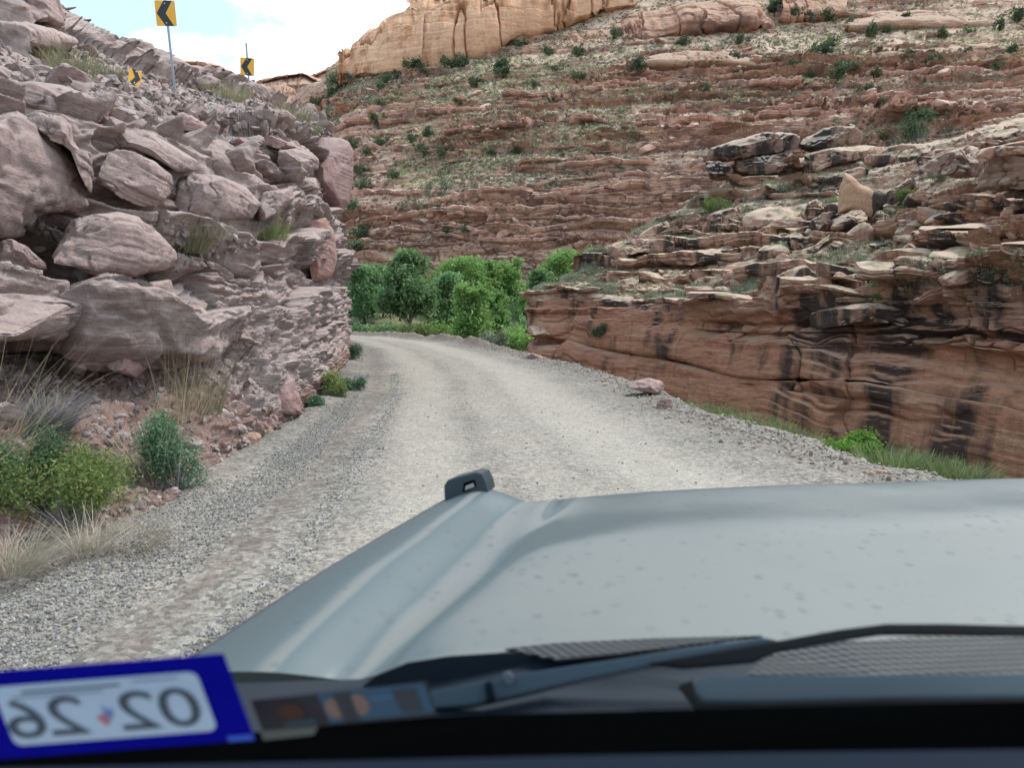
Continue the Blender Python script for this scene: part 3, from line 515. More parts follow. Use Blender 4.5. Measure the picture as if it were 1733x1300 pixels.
# ------------------------------------------------------------------ cliff across the wash
RC = [
 [(1010, 700, 60), (1010, 600, 58), (1010, 590, 58), (1010, 575, 57), (1010, 505, 57), (1020, 490, 58), (1050, 465, 60), (1060, 440, 62), (1065, 432, 63), (1070, 432, 68)],
 [(915, 645, 44), (915, 590, 43), (922, 576, 43), (918, 562, 42), (922, 503, 43), (945, 488, 44), (995, 462, 47), (1012, 440, 49), (1018, 430, 50), (1035, 430, 56)],
 [(886, 650, 36), (893, 588, 36), (906, 575, 37), (892, 561, 36.2), (905, 502, 37), (931, 487, 38.5), (985, 461, 41), (1005, 437, 43), (1012, 429, 44), (1030, 430, 50)],
 [(960, 700, 32), (955, 592, 33.5), (955, 580, 34.6), (960, 571, 34), (960, 494, 36), (985, 480, 38.5), (1030, 452, 42), (1045, 425, 44), (1060, 399, 47), (1075, 400, 54)],
 [(1040, 720, 29), (1045, 607, 30.5), (1045, 596, 31.7), (1050, 588, 30.5), (1050, 507, 32), (1065, 482, 35), (1090, 447, 40), (1100, 410, 45), (1115, 369, 50), (1130, 371, 58)],
 [(1140, 760, 26), (1150, 627, 27), (1150, 613, 28.1), (1150, 603, 27.2), (1150, 517, 29), (1155, 482, 33), (1165, 440, 39), (1175, 395, 45), (1190, 335, 52), (1205, 336, 61)],
 [(1250, 790, 23.2), (1255, 652, 24), (1255, 640, 24.8), (1255, 630, 24.2), (1255, 512, 26), (1250, 472, 31), (1255, 425, 38), (1265, 375, 45), (1275, 290, 54), (1285, 288, 64)],
 [(1360, 820, 20.8), (1365, 656, 21.5), (1365, 644, 22.2), (1365, 632, 21.7), (1365, 507, 23.5), (1360, 467, 29), (1365, 415, 36), (1370, 360, 43), (1385, 272, 53), (1390, 262, 64)],
 [(1470, 850, 18.8), (1470, 660, 19.5), (1470, 648, 20.1), (1470, 636, 19.7), (1475, 512, 21.5), (1475, 472, 27), (1480, 420, 33), (1480, 365, 40), (1490, 262, 51), (1500, 250, 61)],
 [(1580, 880, 17), (1580, 682, 17.7), (1580, 670, 18.2), (1580, 658, 17.9), (1580, 522, 19.5), (1585, 482, 22), (1590, 420, 26.5), (1590, 350, 32), (1600, 248, 46), (1610, 232, 57)],
 [(1700, 910, 15.3), (1690, 702, 15.9), (1690, 690, 16.4), (1690, 678, 16.1), (1690, 532, 17.6), (1690, 482, 19.5), (1695, 400, 22.5), (1700, 330, 28), (1710, 222, 43), (1715, 200, 55)],
 [(1850, 960, 13.5), (1850, 742, 14), (1850, 730, 14.4), (1850, 716, 14.1), (1850, 547, 15.5), (1850, 482, 17), (1860, 390, 20), (1860, 310, 25), (1870, 205, 40), (1870, 185, 52)],
 [(2150, 1100, 10.5), (2150, 800, 11), (2150, 785, 11.3), (2150, 770, 11.1), (2150, 560, 12), (2150, 485, 13.5), (2160, 380, 16), (2160, 290, 20), (2170, 180, 34), (2170, 160, 45)]]
W, ru, rv = loft(RC, 1150, 820)
n_ = grid_normals(W); n_ = -n_ if n_[500, 150, 1] > 0 else n_
row = np.repeat(rv[None, :], len(ru), 0); cf = np.repeat(ru[:, None], len(rv), 1)
lower = 1 - sm(3.35, 3.7, row)
u = W[..., 0] * .55 - W[..., 1] * .8
p = W.reshape(-1, 3)
tal = sm(-.15, .35, fbm(p, (.10, .10, .28), 4, 71)).reshape(row.shape)
mask = (1 - .6 * np.exp(-((row - 3.95) / .35) ** 2)) * (.3 + .95 * tal) * (1 + .9 * sm(8.5, 9.5, cf) * sm(4.3, 5.0, row))
Wu = layered(W, n_, u, 47, .14, 1.1, .65, (.0, .0), .4, .07, warp2=.1, bmul=4.5, crack=.8, block=.7, fine=.075, fines=1.3, mask=mask, ter=1.2)
patch = .35 + 1.0 * sm(-.3, .4, fbm(p, (.16, .16, .35), 3, 73)).reshape(row.shape)
Wl_ = layered(W, n_, u, 49, .4, 2.2, .50, (.0, .0), .18, .06, warp2=.03, bmul=2.2, crack=.5, block=1.2, fine=.05, fines=1.1, mask=patch, rough=.45)
Wr = Wl_ * lower[..., None] + Wu * (1 - lower[..., None])
# overhanging rim and the undercut ledge
rim = np.exp(-((row - 4.0) / .16) ** 2) * (.25 + .45 * sm(-.2, .5, fbm(p, (.25, .25, .1), 3, 72)).reshape(row.shape))
hn = n_.copy(); hn[..., 2] *= .2
Wr = Wr + hn * rim[..., None]
RSURF, RN = Wr, n_
F2 = grid_faces(*W.shape[:2]); up = (row.reshape(-1)[F2].mean(1) > 3.8)
def submesh(V, f, mat, name):
    ids, inv = np.unique(f, return_inverse=True); return mesh_np(name, V[ids], inv.reshape(f.shape), mat)
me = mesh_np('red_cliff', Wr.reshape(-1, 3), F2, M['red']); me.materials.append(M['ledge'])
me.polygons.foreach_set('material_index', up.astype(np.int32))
tag(link('cliff_hill', me), kind='structure')
rg = 'boulders and ledges on the slope across the wash'
RR = [
 ('boulder', 'tall upright tan boulder with one black varnished side', [(1419, 362), (1421, 322), (1430, 292), (1440, 297), (1448, 303), (1455, 312), (1466, 316), (1490, 322), (1503, 328), (1497, 345), (1484, 362), (1474, 372), (1456, 362), (1438, 358)], 38, 3.2, 'tanface', dict(gx=.02, seed=41, facets=0, bedamp=.006, rough=.015, q=.4, bed=(1, .1, .25))),
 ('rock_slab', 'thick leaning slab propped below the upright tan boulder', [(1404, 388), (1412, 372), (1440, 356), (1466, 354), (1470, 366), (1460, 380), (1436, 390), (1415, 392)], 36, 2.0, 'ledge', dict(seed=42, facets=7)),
 ('rock_slab', 'curved dark slab leaning beside the upright tan boulder', [(1364, 392), (1372, 374), (1392, 360), (1414, 358), (1418, 368), (1396, 378), (1382, 396), (1370, 400)], 36.5, 1.6, 'varnished', dict(seed=43)),
 ('boulder', 'rounded pale boulder above the curved dark slab', [(1362, 360), (1368, 344), (1382, 338), (1396, 348), (1396, 362), (1380, 370), (1366, 368)], 40, 1.5, 'ledge', dict(seed=44, facets=3)),
 ('rock_slab', 'thick dark varnished slab at the top end of the skyline outcrop', [(1196, 270), (1204, 252), (1240, 240), (1290, 228), (1340, 227), (1352, 232), (1350, 250), (1310, 258), (1260, 266), (1215, 276)], 52, 4, 'varnished', dict(seed=45, facets=5, beds=6, q=.4)),
 ('rock_block', 'brown block tucked under the dark varnished skyline slab', [(1246, 272), (1290, 264), (1340, 256), (1346, 272), (1330, 288), (1300, 296), (1262, 296), (1244, 288)], 51.5, 3.4, 'varnished', dict(seed=46, facets=6)),
 ('rock_block', 'blackened stub of rock at the overhanging end of the outcrop', [(1196, 274), (1218, 274), (1236, 282), (1242, 298), (1222, 306), (1204, 302), (1198, 288)], 51.5, 2.5, 'varnished', dict(seed=47, facets=6)),
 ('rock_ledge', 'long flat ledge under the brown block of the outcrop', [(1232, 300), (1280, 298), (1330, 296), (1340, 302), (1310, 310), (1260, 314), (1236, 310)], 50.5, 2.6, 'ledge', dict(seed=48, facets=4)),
 ('rock_ledge', 'grey ledge rising behind the dark varnished skyline slab', [(1348, 250), (1360, 234), (1395, 218), (1440, 216), (1482, 226), (1470, 238), (1420, 246), (1370, 258)], 53, 3.4, 'varnished', dict(seed=49, beds=6)),
 ('rock_ledge', 'brown tilted ledge below the grey ledge of the outcrop', [(1352, 284), (1364, 262), (1400, 252), (1460, 246), (1500, 248), (1490, 262), (1440, 272), (1390, 284), (1362, 294)], 51, 3.2, 'ledge', dict(seed=50, beds=7)),
 ('rock_block', 'big black varnished block with a white sloping top', [(1552, 290), (1562, 276), (1600, 258), (1640, 246), (1664, 250), (1668, 280), (1655, 298), (1620, 300), (1580, 292)], 30, 3.0, 'varnished', dict(seed=51, facets=5, q=.4)),
 ('rock_block', 'massive black varnished block under a flat pale cap', [(1654, 318), (1658, 290), (1664, 262), (1700, 256), (1760, 250), (1800, 255), (1800, 318), (1740, 322), (1690, 322)], 27, 3.2, 'varnished', dict(seed=52, facets=4, q=.35)),
 ('rock_slab', 'flat pale slab capping the massive black block', [(1648, 262), (1660, 252), (1700, 244), (1770, 232), (1810, 238), (1800, 256), (1740, 258), (1680, 264)], 26.8, 3.0, 'ledge', dict(seed=53, facets=4, q=.5)),
 ('rock_slab', 'flat grey leaning slab behind the upright tan boulder', [(1488, 342), (1500, 326), (1540, 302), (1552, 297), (1553, 306), (1538, 326), (1512, 346)], 38.5, 1.4, 'varnished', dict(seed=54, facets=4, bedamp=.004)),
 ('boulder', 'pale yellow angular boulder near the frame edge', [(1624, 412), (1634, 396), (1650, 388), (1668, 393), (1676, 402), (1664, 412), (1640, 418)], 24, 1.1, 'pale', dict(seed=55, facets=8, bedamp=.004)),
 ('boulder', 'pointed pale boulder sitting alone just above the cliff rim', [(1400, 486), (1408, 470), (1420, 458), (1434, 466), (1448, 480), (1446, 490), (1425, 496), (1405, 492)], 26.5, 1.0, 'pale', dict(seed=56, facets=7)),
 ('boulder', 'smooth egg shaped pale boulder near the pointed boulder', [(1340, 482), (1350, 468), (1366, 463), (1376, 470), (1370, 482), (1352, 488)], 28, .9, 'ledge', dict(seed=57, facets=3)),
 ('boulder', 'broad rounded boulder on the sage slope above the rim', [(1260, 464), (1268, 448), (1290, 443), (1306, 448), (1308, 460), (1290, 468), (1268, 470)], 30, 1.2, 'ledge', dict(seed=58, facets=3)),
 ('boulder', 'leaning pale boulder with a split face on the sage slope', [(1308, 458), (1312, 438), (1324, 428), (1338, 434), (1338, 448), (1326, 458)], 31, 1.1, 'pale', dict(seed=59, facets=6)),
 ('rock_slab', 'long bedded boulder pointing down the sage slope', [(1336, 450), (1350, 432), (1380, 414), (1410, 392), (1418, 396), (1404, 412), (1376, 430), (1356, 452), (1342, 458)], 32, 1.3, 'ledge', dict(seed=60, bed=(.6, .1, 1), beds=10)),
 ('rock_slab', 'rough pale slab lying in the middle of the sage slope', [(1128, 440), (1140, 428), (1190, 422), (1240, 422), (1254, 430), (1240, 440), (1190, 446), (1145, 448)], 36.5, 1.6, 'ledge', dict(seed=61, beds=8)),
 ('rock_ledge', 'wavy pale ledge with a cave like notch at the slope corner', [(1012, 434), (1020, 420), (1036, 410), (1080, 406), (1120, 404), (1150, 412), (1150, 424), (1100, 428), (1060, 424), (1040, 434), (1030, 438)], 41, 2.4, 'ledge', dict(seed=62, beds=7)),
 ('rock_slab', 'lumpy pale slab above the wavy ledge', [(1078, 400), (1100, 384), (1128, 374), (1134, 382), (1118, 394), (1096, 404)], 44, 1.6, 'ledge', dict(seed=63, beds=9)),
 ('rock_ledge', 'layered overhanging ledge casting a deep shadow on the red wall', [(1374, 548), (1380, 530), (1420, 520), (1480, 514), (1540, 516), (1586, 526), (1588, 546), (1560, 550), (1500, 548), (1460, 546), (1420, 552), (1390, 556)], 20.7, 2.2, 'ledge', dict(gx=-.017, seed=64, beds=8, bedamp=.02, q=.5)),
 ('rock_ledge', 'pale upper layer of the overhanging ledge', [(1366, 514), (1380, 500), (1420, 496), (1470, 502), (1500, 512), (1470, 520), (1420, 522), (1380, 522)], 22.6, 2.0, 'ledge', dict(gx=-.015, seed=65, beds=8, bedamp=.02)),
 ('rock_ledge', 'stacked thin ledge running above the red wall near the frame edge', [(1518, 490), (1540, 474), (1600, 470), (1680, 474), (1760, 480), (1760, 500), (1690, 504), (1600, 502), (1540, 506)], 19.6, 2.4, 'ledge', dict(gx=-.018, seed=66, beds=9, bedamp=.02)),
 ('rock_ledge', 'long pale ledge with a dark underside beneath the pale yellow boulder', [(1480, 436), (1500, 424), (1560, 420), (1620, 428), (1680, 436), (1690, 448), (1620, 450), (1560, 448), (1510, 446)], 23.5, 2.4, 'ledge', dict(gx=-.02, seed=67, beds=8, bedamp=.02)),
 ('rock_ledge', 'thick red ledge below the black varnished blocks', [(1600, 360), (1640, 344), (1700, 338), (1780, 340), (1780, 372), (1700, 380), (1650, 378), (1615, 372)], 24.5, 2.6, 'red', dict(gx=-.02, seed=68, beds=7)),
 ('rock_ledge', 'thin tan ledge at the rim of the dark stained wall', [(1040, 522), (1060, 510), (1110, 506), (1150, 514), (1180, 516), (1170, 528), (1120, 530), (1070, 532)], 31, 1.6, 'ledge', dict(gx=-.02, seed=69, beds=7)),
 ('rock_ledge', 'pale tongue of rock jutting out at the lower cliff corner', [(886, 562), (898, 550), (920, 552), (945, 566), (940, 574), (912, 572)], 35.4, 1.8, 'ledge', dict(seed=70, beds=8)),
]
for nm, lb, ol, D, T, m, k in RR:
    ob = rock(nm, lb, ol, D, T, m, 'rock', rg, N=120, Mr=60, **{**dict(bedamp=.034, rough=.045), **k})
    if m == 'tanface':
        me = ob.data; me.materials.append(M['black_varnish']); me.polygons.foreach_set('material_index', [1 if q.center.x > .12 + .1 * math.sin(q.center.z * 5) else 0 for q in me.polygons])
for lb, ol, D, T, m, s in [
 ('flat pinkish boulder at the outer edge of the road', [(1060, 655), (1075, 645), (1098, 640), (1120, 645), (1128, 655), (1110, 668), (1085, 662)], 14.6, .7, 'redblock', 71),
 ('broken pink rock on the bank beyond the flat pinkish boulder', [(1108, 690), (1118, 676), (1135, 674), (1142, 690), (1132, 700), (1116, 700)], 12.6, .6, 'redblock', 72),
 ('jumbled pink rock where the road bank meets the red cliff', [(880, 606), (900, 598), (925, 605), (936, 620), (915, 626), (895, 618)], 24.5, 1.0, 'redblock', 73),
 ('small white rock at the road edge by the bright green bush', [(1470, 800), (1480, 795), (1500, 796), (1508, 803), (1490, 806)], 7.9, .2, 'pale', 74)]:
    rock('rock', lb, ol, D, T, m, 'rock', 'rocks along the outer road edge', seed=s, facets=7, N=60, Mr=30)
r = np.random.default_rng(81)
def zones(surf, uu, vv, spec, grp_name, seed, tilt=.3):
    for q, (lb, nn, cols, rows, a, b, fl, mat, grp) in enumerate(spec):
        pt, i, j = pick(surf, r, nn, cols, rows, uu, vv)
        strew(grp_name, lb, 'rock', grp, pt, a + b * r.uniform(0, 1, nn) ** 2.2, mat, seed + q, fl, tilt)
zones(RSURF, ru, rv, [
 ('small pale rock among sage just above the dark stained cliff rim', 30, (2.6, 6), (4.2, 6.2), .18, .75, 0, 'ledge', 'rocks above the stained rim'),
 ('weathered rock scattered over the sage slope by the upright tan boulder', 55, (5.5, 9), (4.3, 6.9), .18, .9, 1, 'ledge', 'rocks around the upright boulder'),
 ('flat ledge slab piled under the skyline outcrop', 24, (5.0, 9), (6.7, 8), .4, 1.6, 0, 'ledge', 'slabs below the skyline outcrop'),
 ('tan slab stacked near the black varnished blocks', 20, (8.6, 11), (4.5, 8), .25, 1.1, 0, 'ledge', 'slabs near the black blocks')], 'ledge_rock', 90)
ledges('rock_ledge', [
 ('thin pale topped ledge running along the rim of the stained red cliff', 'ledges along the cliff rim', 16, (2.6, 10.8), (3.9, 4.3), (.12, .36), 1.8, 3.0, 26),
 ('stacked brown ledge on the slope between the rim and the skyline outcrop', 'stacked ledges on the middle slope', 24, (3.2, 8.5), (4.4, 7.6), (.16, .62), 1.3, 3.4, 22),
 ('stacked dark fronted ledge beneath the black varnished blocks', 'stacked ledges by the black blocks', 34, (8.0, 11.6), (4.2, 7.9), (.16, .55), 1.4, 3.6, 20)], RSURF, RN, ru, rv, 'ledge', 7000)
n = 5000; pt, i, j = pick(RSURF, r, n, (2, 11.4), (4.1, 8), ru, rv); sz = .05 + .22 * r.uniform(0, 1, n) ** 3
tag(link('slope_rubble', stones('slope_rubble', pt, sz, M['rubble_red'], 82, .5, .4)), 'loose tan rubble over the slope across the wash', 'rubble', None, 'stuff')
# ------------------------------------------------------------------ far canyon hillside
hx = [500, 545, 560, 600, 640, 720, 820, 950, 1100, 1250, 1400, 1560, 1733, 1950, 2300]
Y1 = np.interp(hx, [500, 600, 720, 820, 950, 1100, 1400, 2300], [440, 440, 440, 438, 436, 434, 430, 425])
Y2 = np.interp(hx, [500, 600, 720, 820, 950, 1100, 1400, 2300], [405, 405, 400, 385, 375, 365, 350, 330])
Y3 = np.interp(hx, [500, 600, 720, 820, 950, 1100, 1250, 1400, 1733, 2300], [380, 372, 350, 322, 300, 272, 245, 228, 208, 190])
Y4 = np.interp(hx, [500, 600, 720, 820, 1100, 1400, 1733, 2300], [290, 290, 268, 235, 195, 180, 165, 150])
Y5 = np.interp(hx, [500, 545, 600, 720, 820, 950, 1100, 1400, 1733, 2300], [205, 200, 185, 172, 155, 142, 128, 115, 95, 70])
Y6 = np.interp(hx, [500, 545, 600, 720, 820, 950, 1100, 1400, 1733, 2300], [168, 155, 140, 125, 105, 92, 72, 62, 42, 10])
Y7 = np.interp(hx, [500, 545, 560, 600, 640, 720, 820, 950, 1100, 1400, 1733, 2300], [150, 138, 118, 100, 85, 60, 20, -5, -25, -35, -50, -80])
Y8 = np.interp(hx, [500, 545, 560, 600, 640, 720, 820, 950, 1100, 1400, 1733, 2300], [152, 140, 116, 90, 55, -5, -60, -110, -130, -140, -150, -190])
DB = np.interp(hx, [500, 545, 600, 720, 820, 1100, 1400, 1733, 2300], [60, 22, 8, 2, 0, -4, -6, -8, -14])
HC = [[(x, 640, 112 + d), (x, Y1[i], 121 + d), (x, Y2[i], 124 + d), (x, Y3[i], 129 + d), (x, Y4[i], 147 + d), (x, Y5[i], 172 + d), (x, Y6[i], 196 + d), (x, Y7[i], 224 + d), (x, Y8[i], 262 + d)] for i, (x, d) in enumerate(zip(hx, DB))]
W, hu, hv = loft(HC, 1300, 760)
n_ = grid_normals(W); n_ = -n_ if n_[600, 200, 1] > 0 else n_
p = W.reshape(-1, 3); row = np.repeat(hv[None, :], len(hu), 0)
u = W[..., 0]
tal = sm(-.25, .35, fbm(p, (.020, .020, .055), 4, 101)).reshape(row.shape)
cl = sm(.6, 1.1, row) * (1 - sm(3.0, 3.5, row))
mid = sm(2.9, 3.2, row) * (1 - sm(5.2, 6.3, row))
pat = sm(-.35, .45, fbm(p, (.05, .05, .12), 4, 105)).reshape(row.shape)
mask = .20 + .75 * cl * (.5 + .6 * pat) + .75 * mid * (.35 + .65 * tal) * (.5 + .6 * pat) + .55 * tal * pat
Wh = layered(W, n_, u, 103, .3, 2.3, 1.5, (-.01, .0), 2.4, .025, warp2=.7, bmul=4.5, crack=.7, block=1.0, fine=.24, fines=.5, mask=mask, ter=1.35)
HSURF = Wh; HN = n_
tag(link('canyon_hill', mesh_np('canyon_hill', Wh.reshape(-1, 3), grid_faces(*W.shape[:2]), M['hill'])), kind='structure')
def outcrop(name, base, top, D0, D1, mat, seed, amp=1.2, tmin=1.5, tmax=5, flutes=.8, NU=420, NV=150, thick=14, bulge=.3, out=1.6, jit=2.2):
    """a cliff band: base and top lines, leaning back from D0 to D1 and closing over its top into the hill"""
    C = []
    xs = np.linspace(0, 1, 14); b = np.array(base, float); t = np.array(top, float)
    rs = lambda q: np.stack([np.interp(xs, np.linspace(0, 1, len(q)), q[:, k]) for k in (0, 1)], -1)
    b, t = rs(b), rs(t); D0 = np.interp(xs, np.linspace(0, 1, len(D0)), D0); D1 = np.interp(xs, np.linspace(0, 1, len(D1)), D1)
    jr = np.random.default_rng(seed); b[:, 1] += jr.normal(0, jit, 14); t[:, 1] += jr.normal(0, jit, 14)
    for k in range(14):
        bx, by = b[k]; tx, ty = t[k]; col = [(bx, by + 14, D0[k] - out + 3), (bx, by, D0[k] - out)]
        for f in (.35, .7, .97): col.append((bx + (tx - bx) * f, by + (ty - by) * f, D0[k] - out + (D1[k] - D0[k]) * f ** 2 - bulge * math.sin(f * 3.1) * .5))
        col += [(tx, ty, D1[k]), (tx, ty + .5, D1[k] + thick)]
        C.append(col)
    W, a, c = loft(C, NU, NV); n = grid_normals(W); n = -n if n[NU // 2, NV // 3, 1] > 0 else n
    p = W.reshape(-1, 3)
    Wl = layered(W, n, W[..., 0], seed, tmin, tmax, amp, (0, 0), .8, .03, bmul=5, crack=.4, block=.6, fine=.16, fines=.4, rough=.25)
    fr = fbm(p, (.16, .05, .018), 5, seed + 9); fl = (fr * .7 - .9 * np.exp(-(fr / .07) ** 2)) * flutes + fbm(p, (.05, .03, .03), 3, seed + 12) * flutes * .6
    Wl = Wl + n * fl.reshape(W.shape[:2])[..., None]
    tag(link(name, mesh_np(name, Wl.reshape(-1, 3), grid_faces(NU, NV), M[mat])), kind='structure')
outcrop('sandstone_cliff', [(574, 120), (576, 122), (600, 124), (640, 122), (690, 116), (712, 112)], [(575, 98), (582, 88), (602, 74), (640, 46), (690, 10), (718, 16)], [226, 212, 206, 203, 201, 200], [232, 220, 216, 214, 212, 210], 'gold', 131, .45, 3, 9, 1.8)
outcrop('sandstone_cliff', [(716, 114), (745, 108), (800, 82), (860, 62), (930, 38), (1010, 15), (1080, -6)], [(694, 6), (745, -40), (800, -70), (860, -90), (930, -110), (1010, -130), (1080, -140)], [204, 203, 202, 203, 205, 207, 210], [216, 222, 226, 228, 232, 236, 240], 'gold', 133, .45, 3, 9, 2.0)
outcrop('rock_spire_cliff', [(572, 126), (575, 126), (580, 126), (583, 126)], [(573, 92), (576, 86), (580, 87), (583, 96)], [203, 202, 202, 203], [204, 203, 203, 204], 'gold', 135, .3, 1, 3, .2, 60, 60, 3, .5, 1.5)
outcrop('red_cliff_band', [(938, 99), (990, 93), (1060, 80), (1130, 62), (1184, 46), (1250, 45), (1310, 50), (1330, 64), (1380, 66), (1430, 58)], [(944, 80), (985, 58), (1025, 44), (1097, 24), (1184, 7), (1235, 7), (1292, 12), (1322, 32), (1380, 42), (1432, 38)], [198, 197, 196, 195, 194, 194, 196, 199, 202, 203], [203, 204, 204, 205, 205, 205, 206, 207, 208, 209], 'redband', 137, .7, 1.2, 5, 1.5, out=1.6, jit=4)
outcrop('slickrock_band', [(1080, 112), (1113, 108), (1200, 104), (1280, 108), (1350, 114), (1420, 108), (1500, 98), (1600, 94), (1733, 96), (1800, 92)], [(1085, 104), (1120, 92), (1220, 80), (1300, 88), (1350, 104), (1420, 92), (1500, 78), (1600, 68), (1733, 72), (1800, 66)], [173] * 10, [184] * 10, 'pale', 139, .7, 1.2, 3.5, .6, out=4)
outcrop('slickrock_band', [(1430, 44), (1500, 40), (1580, 40), (1660, 42), (1760, 36)], [(1440, 30), (1500, 20), (1580, 14), (1660, 18), (1760, 10)], [194] * 5, [206] * 5, 'pale', 141, .7, 1.2, 3.5, .6, out=4)
outcrop('red_cliff_band', [(1322, 28), (1350, 30), (1390, 30), (1430, 24)], [(1318, -10), (1350, -14), (1390, -14), (1436, -12)], [204] * 4, [214] * 4, 'redband', 143, .8, 2, 6, .8, out=7)
# far domes behind the gap
def dome(name, base, top, D, mat, seed): outcrop(name, base, top, [D] * 6, [D + 45] * 6, mat, seed, 1.4, 4, 12, .9, 300, 110, 90, 6, 0, 0)
dome('distant_hill', [(250, 240), (300, 240), (340, 240), (370, 240), (400, 240), (430, 240)], [(270, 118), (300, 104), (335, 106), (372, 112), (396, 126), (424, 170)], 420, 'dome', 151)
dome('distant_hill', [(400, 250), (430, 250), (470, 250), (510, 250), (545, 250), (580, 250)], [(405, 168), (432, 141), (470, 130), (512, 124), (545, 140), (580, 160)], 330, 'redband', 153)
dome('distant_hill', [(500, 240), (530, 240), (560, 240), (590, 240), (610, 240), (640, 240)], [(505, 136), (530, 128), (556, 116), (580, 100), (600, 90), (640, 80)], 480, 'dome', 155)
# strewn boulders on the hillside
zones(HSURF, hu, hv, [
 ('brown block fallen on the hillside just above the trees', 55, (2.6, 10), (1.2, 3.0), .5, 1.6, 0, 'hillrock', 'blocks at the hillside foot'),
 ('reddish boulder lying on the middle ledges of the canyon hillside', 90, (2.6, 13), (3.0, 4.6), .5, 1.9, 0, 'hillrock', 'boulders on the middle ledges'),
 ('small boulder high on the scrubby canyon hillside', 60, (3.2, 13), (4.6, 6.4), .4, 1.5, 0, 'hillrock', 'boulders high on the hillside')], 'hillside_rock', 160)
ledges('rock_ledge', [
 ('dark shadowed red ledge in the wall just above the cottonwoods', 'ledges in the wall above the trees', 34, (2.4, 12), (1.1, 3.1), (.35, 1.1), 1.2, 3.0, 30),
 ('long broken red ledge across the middle of the canyon hillside', 'ledges across the middle hillside', 44, (2.4, 13.4), (3.0, 4.8), (.35, 1.3), 1.3, 3.0, 26),
 ('short reddish ledge among scrub on the upper hillside', 'ledges on the upper hillside', 24, (2.6, 13.4), (4.8, 6.8), (.35, 1.1), 1.2, 3.0, 22)], HSURF, HN, hu, hv, 'hillrock', 9000)
n = 9000; pt, i, j = pick(HSURF, r, n, (2.3, 13.2), (1.2, 6.8), hu, hv); sz = .15 + .6 * r.uniform(0, 1, n) ** 3
tag(link('hillside_rubble', stones('hillside_rubble', pt, sz, M['rubble_red'], 83, .55, .4)), 'loose reddish rubble over the far canyon hillside', 'rubble', None, 'stuff')
# ------------------------------------------------------------------ plants
def blade_np(base, n, rng, h, spread, w, lean=.5, seg=4, droop=.4, flat=None, dirv=None):
    """n thin curved blades rising from around base"""
    a = rng.uniform(0, 2 * np.pi, n); rr = spread * np.sqrt(rng.uniform(0, 1, n))
    b = np.stack([rr * np.cos(a), rr * np.sin(a), rng.uniform(-.02, .02, n)], -1) + np.asarray(base)
    H = h * rng.uniform(.45, 1.1, n); a2 = a + rng.normal(0, .7, n); ln = lean * rng.uniform(.1, 1.2, n)
    d = np.stack([np.cos(a2) * ln, np.sin(a2) * ln, np.ones(n)], -1)
    if dirv is not None: d = d + np.asarray(dirv)
    d /= np.linalg.norm(d, axis=1, keepdims=True)
    bend = np.stack([np.cos(a2), np.sin(a2), -np.ones(n) * .6], -1) * (droop * rng.uniform(0, 1.2, n))[:, None]
    t = np.linspace(0, 1, seg + 1); side = np.stack([-np.sin(a2 + rng.normal(0, 1, n)), np.cos(a2 + rng.normal(0, 1, n)), np.zeros(n)], -1)
    c = b[:, None] + H[:, None, None] * (d[:, None] * t[None, :, None] + bend[:, None] * (t ** 2)[None, :, None])
    ww = (w * rng.uniform(.7, 1.3, n))[:, None, None] * (1 - .8 * t)[None, :, None]
    L = c - side[:, None] * ww; R = c + side[:, None] * ww
    V = np.stack([L, R], 2).reshape(n, -1, 3); k = 2 * (seg + 1)
    f = np.array([(2 * s, 2 * s + 1, 2 * s + 3, 2 * s + 2) for s in range(seg)])
    return V.reshape(-1, 3), (f[None] + k * np.arange(n)[:, None, None]).reshape(-1, 4)
def leaves_np(cent, rng, size, up=.3, long=1.6):
    n = len(cent); q = rng.normal(size=(n, 3)); q[:, 2] += up; q /= np.linalg.norm(q, axis=1, keepdims=True)
    a = np.cross(q, rng.normal(size=(n, 3))); a /= np.linalg.norm(a, axis=1, keepdims=True); b = np.cross(q, a)
    s = (size * rng.uniform(.6, 1.3, n))[:, None]
    V = np.stack([cent - a * s * long, cent - b * s * .6, cent + a * s * long, cent + b * s * .6], 1)
    return V.reshape(-1, 3), np.arange(4 * n).reshape(-1, 4)
def clump_pts(rng, blobs, n, hollow=.55):
    """points in a set of ellipsoid clumps (x,y,z,rx,ry,rz), denser toward their skins"""
    B = np.array(blobs, float); v = B[:, 3] * B[:, 4] * B[:, 5]; k = rng.choice(len(B), n, p=v ** .7 / (v ** .7).sum())
    d = rng.normal(size=(n, 3)); d /= np.linalg.norm(d, axis=1, keepdims=True)
    rad = hollow + (1.08 - hollow) * rng.uniform(0, 1, n) ** .8
    return B[k, :3] + d * rad[:, None] * B[k, 3:] * (1 + .18 * rng.normal(size=(n, 1)))
def cat(*parts):
    V, Fs, o = [], [], 0
    for v, f in parts: V.append(v); Fs.append(f + o); o += len(v)
    return np.concatenate(V), np.concatenate(Fs)
def limb(pts, radii, k=7):
    P_ = np.array(pts, float); V = []
    for i, c in enumerate(P_):
        t = P_[min(i + 1, len(P_) - 1)] - P_[max(i - 1, 0)]; t /= np.linalg.norm(t); a = np.cross(t, (.3, 1, .1)); a /= np.linalg.norm(a); b = np.cross(t, a)
        an = np.linspace(0, 2 * np.pi, k, endpoint=False); V.append(c + radii[i] * (np.cos(an)[:, None] * a + np.sin(an)[:, None] * b))
    return np.concatenate(V), grid_faces(len(P_), k, True)
M['cotton_dark'] = leaf_mat('cottonwood_leaf_dark', (.115, .21, .085), (.16, .28, .115), (.215, .345, .155), .5)
M['cotton'] = leaf_mat('cottonwood_leaf', (.12, .23, .06), (.185, .33, .09), (.27, .42, .13), .5)
M['juniper'] = leaf_mat('juniper_leaf', (.055, .085, .045), (.085, .12, .06), (.12, .155, .085), .2)
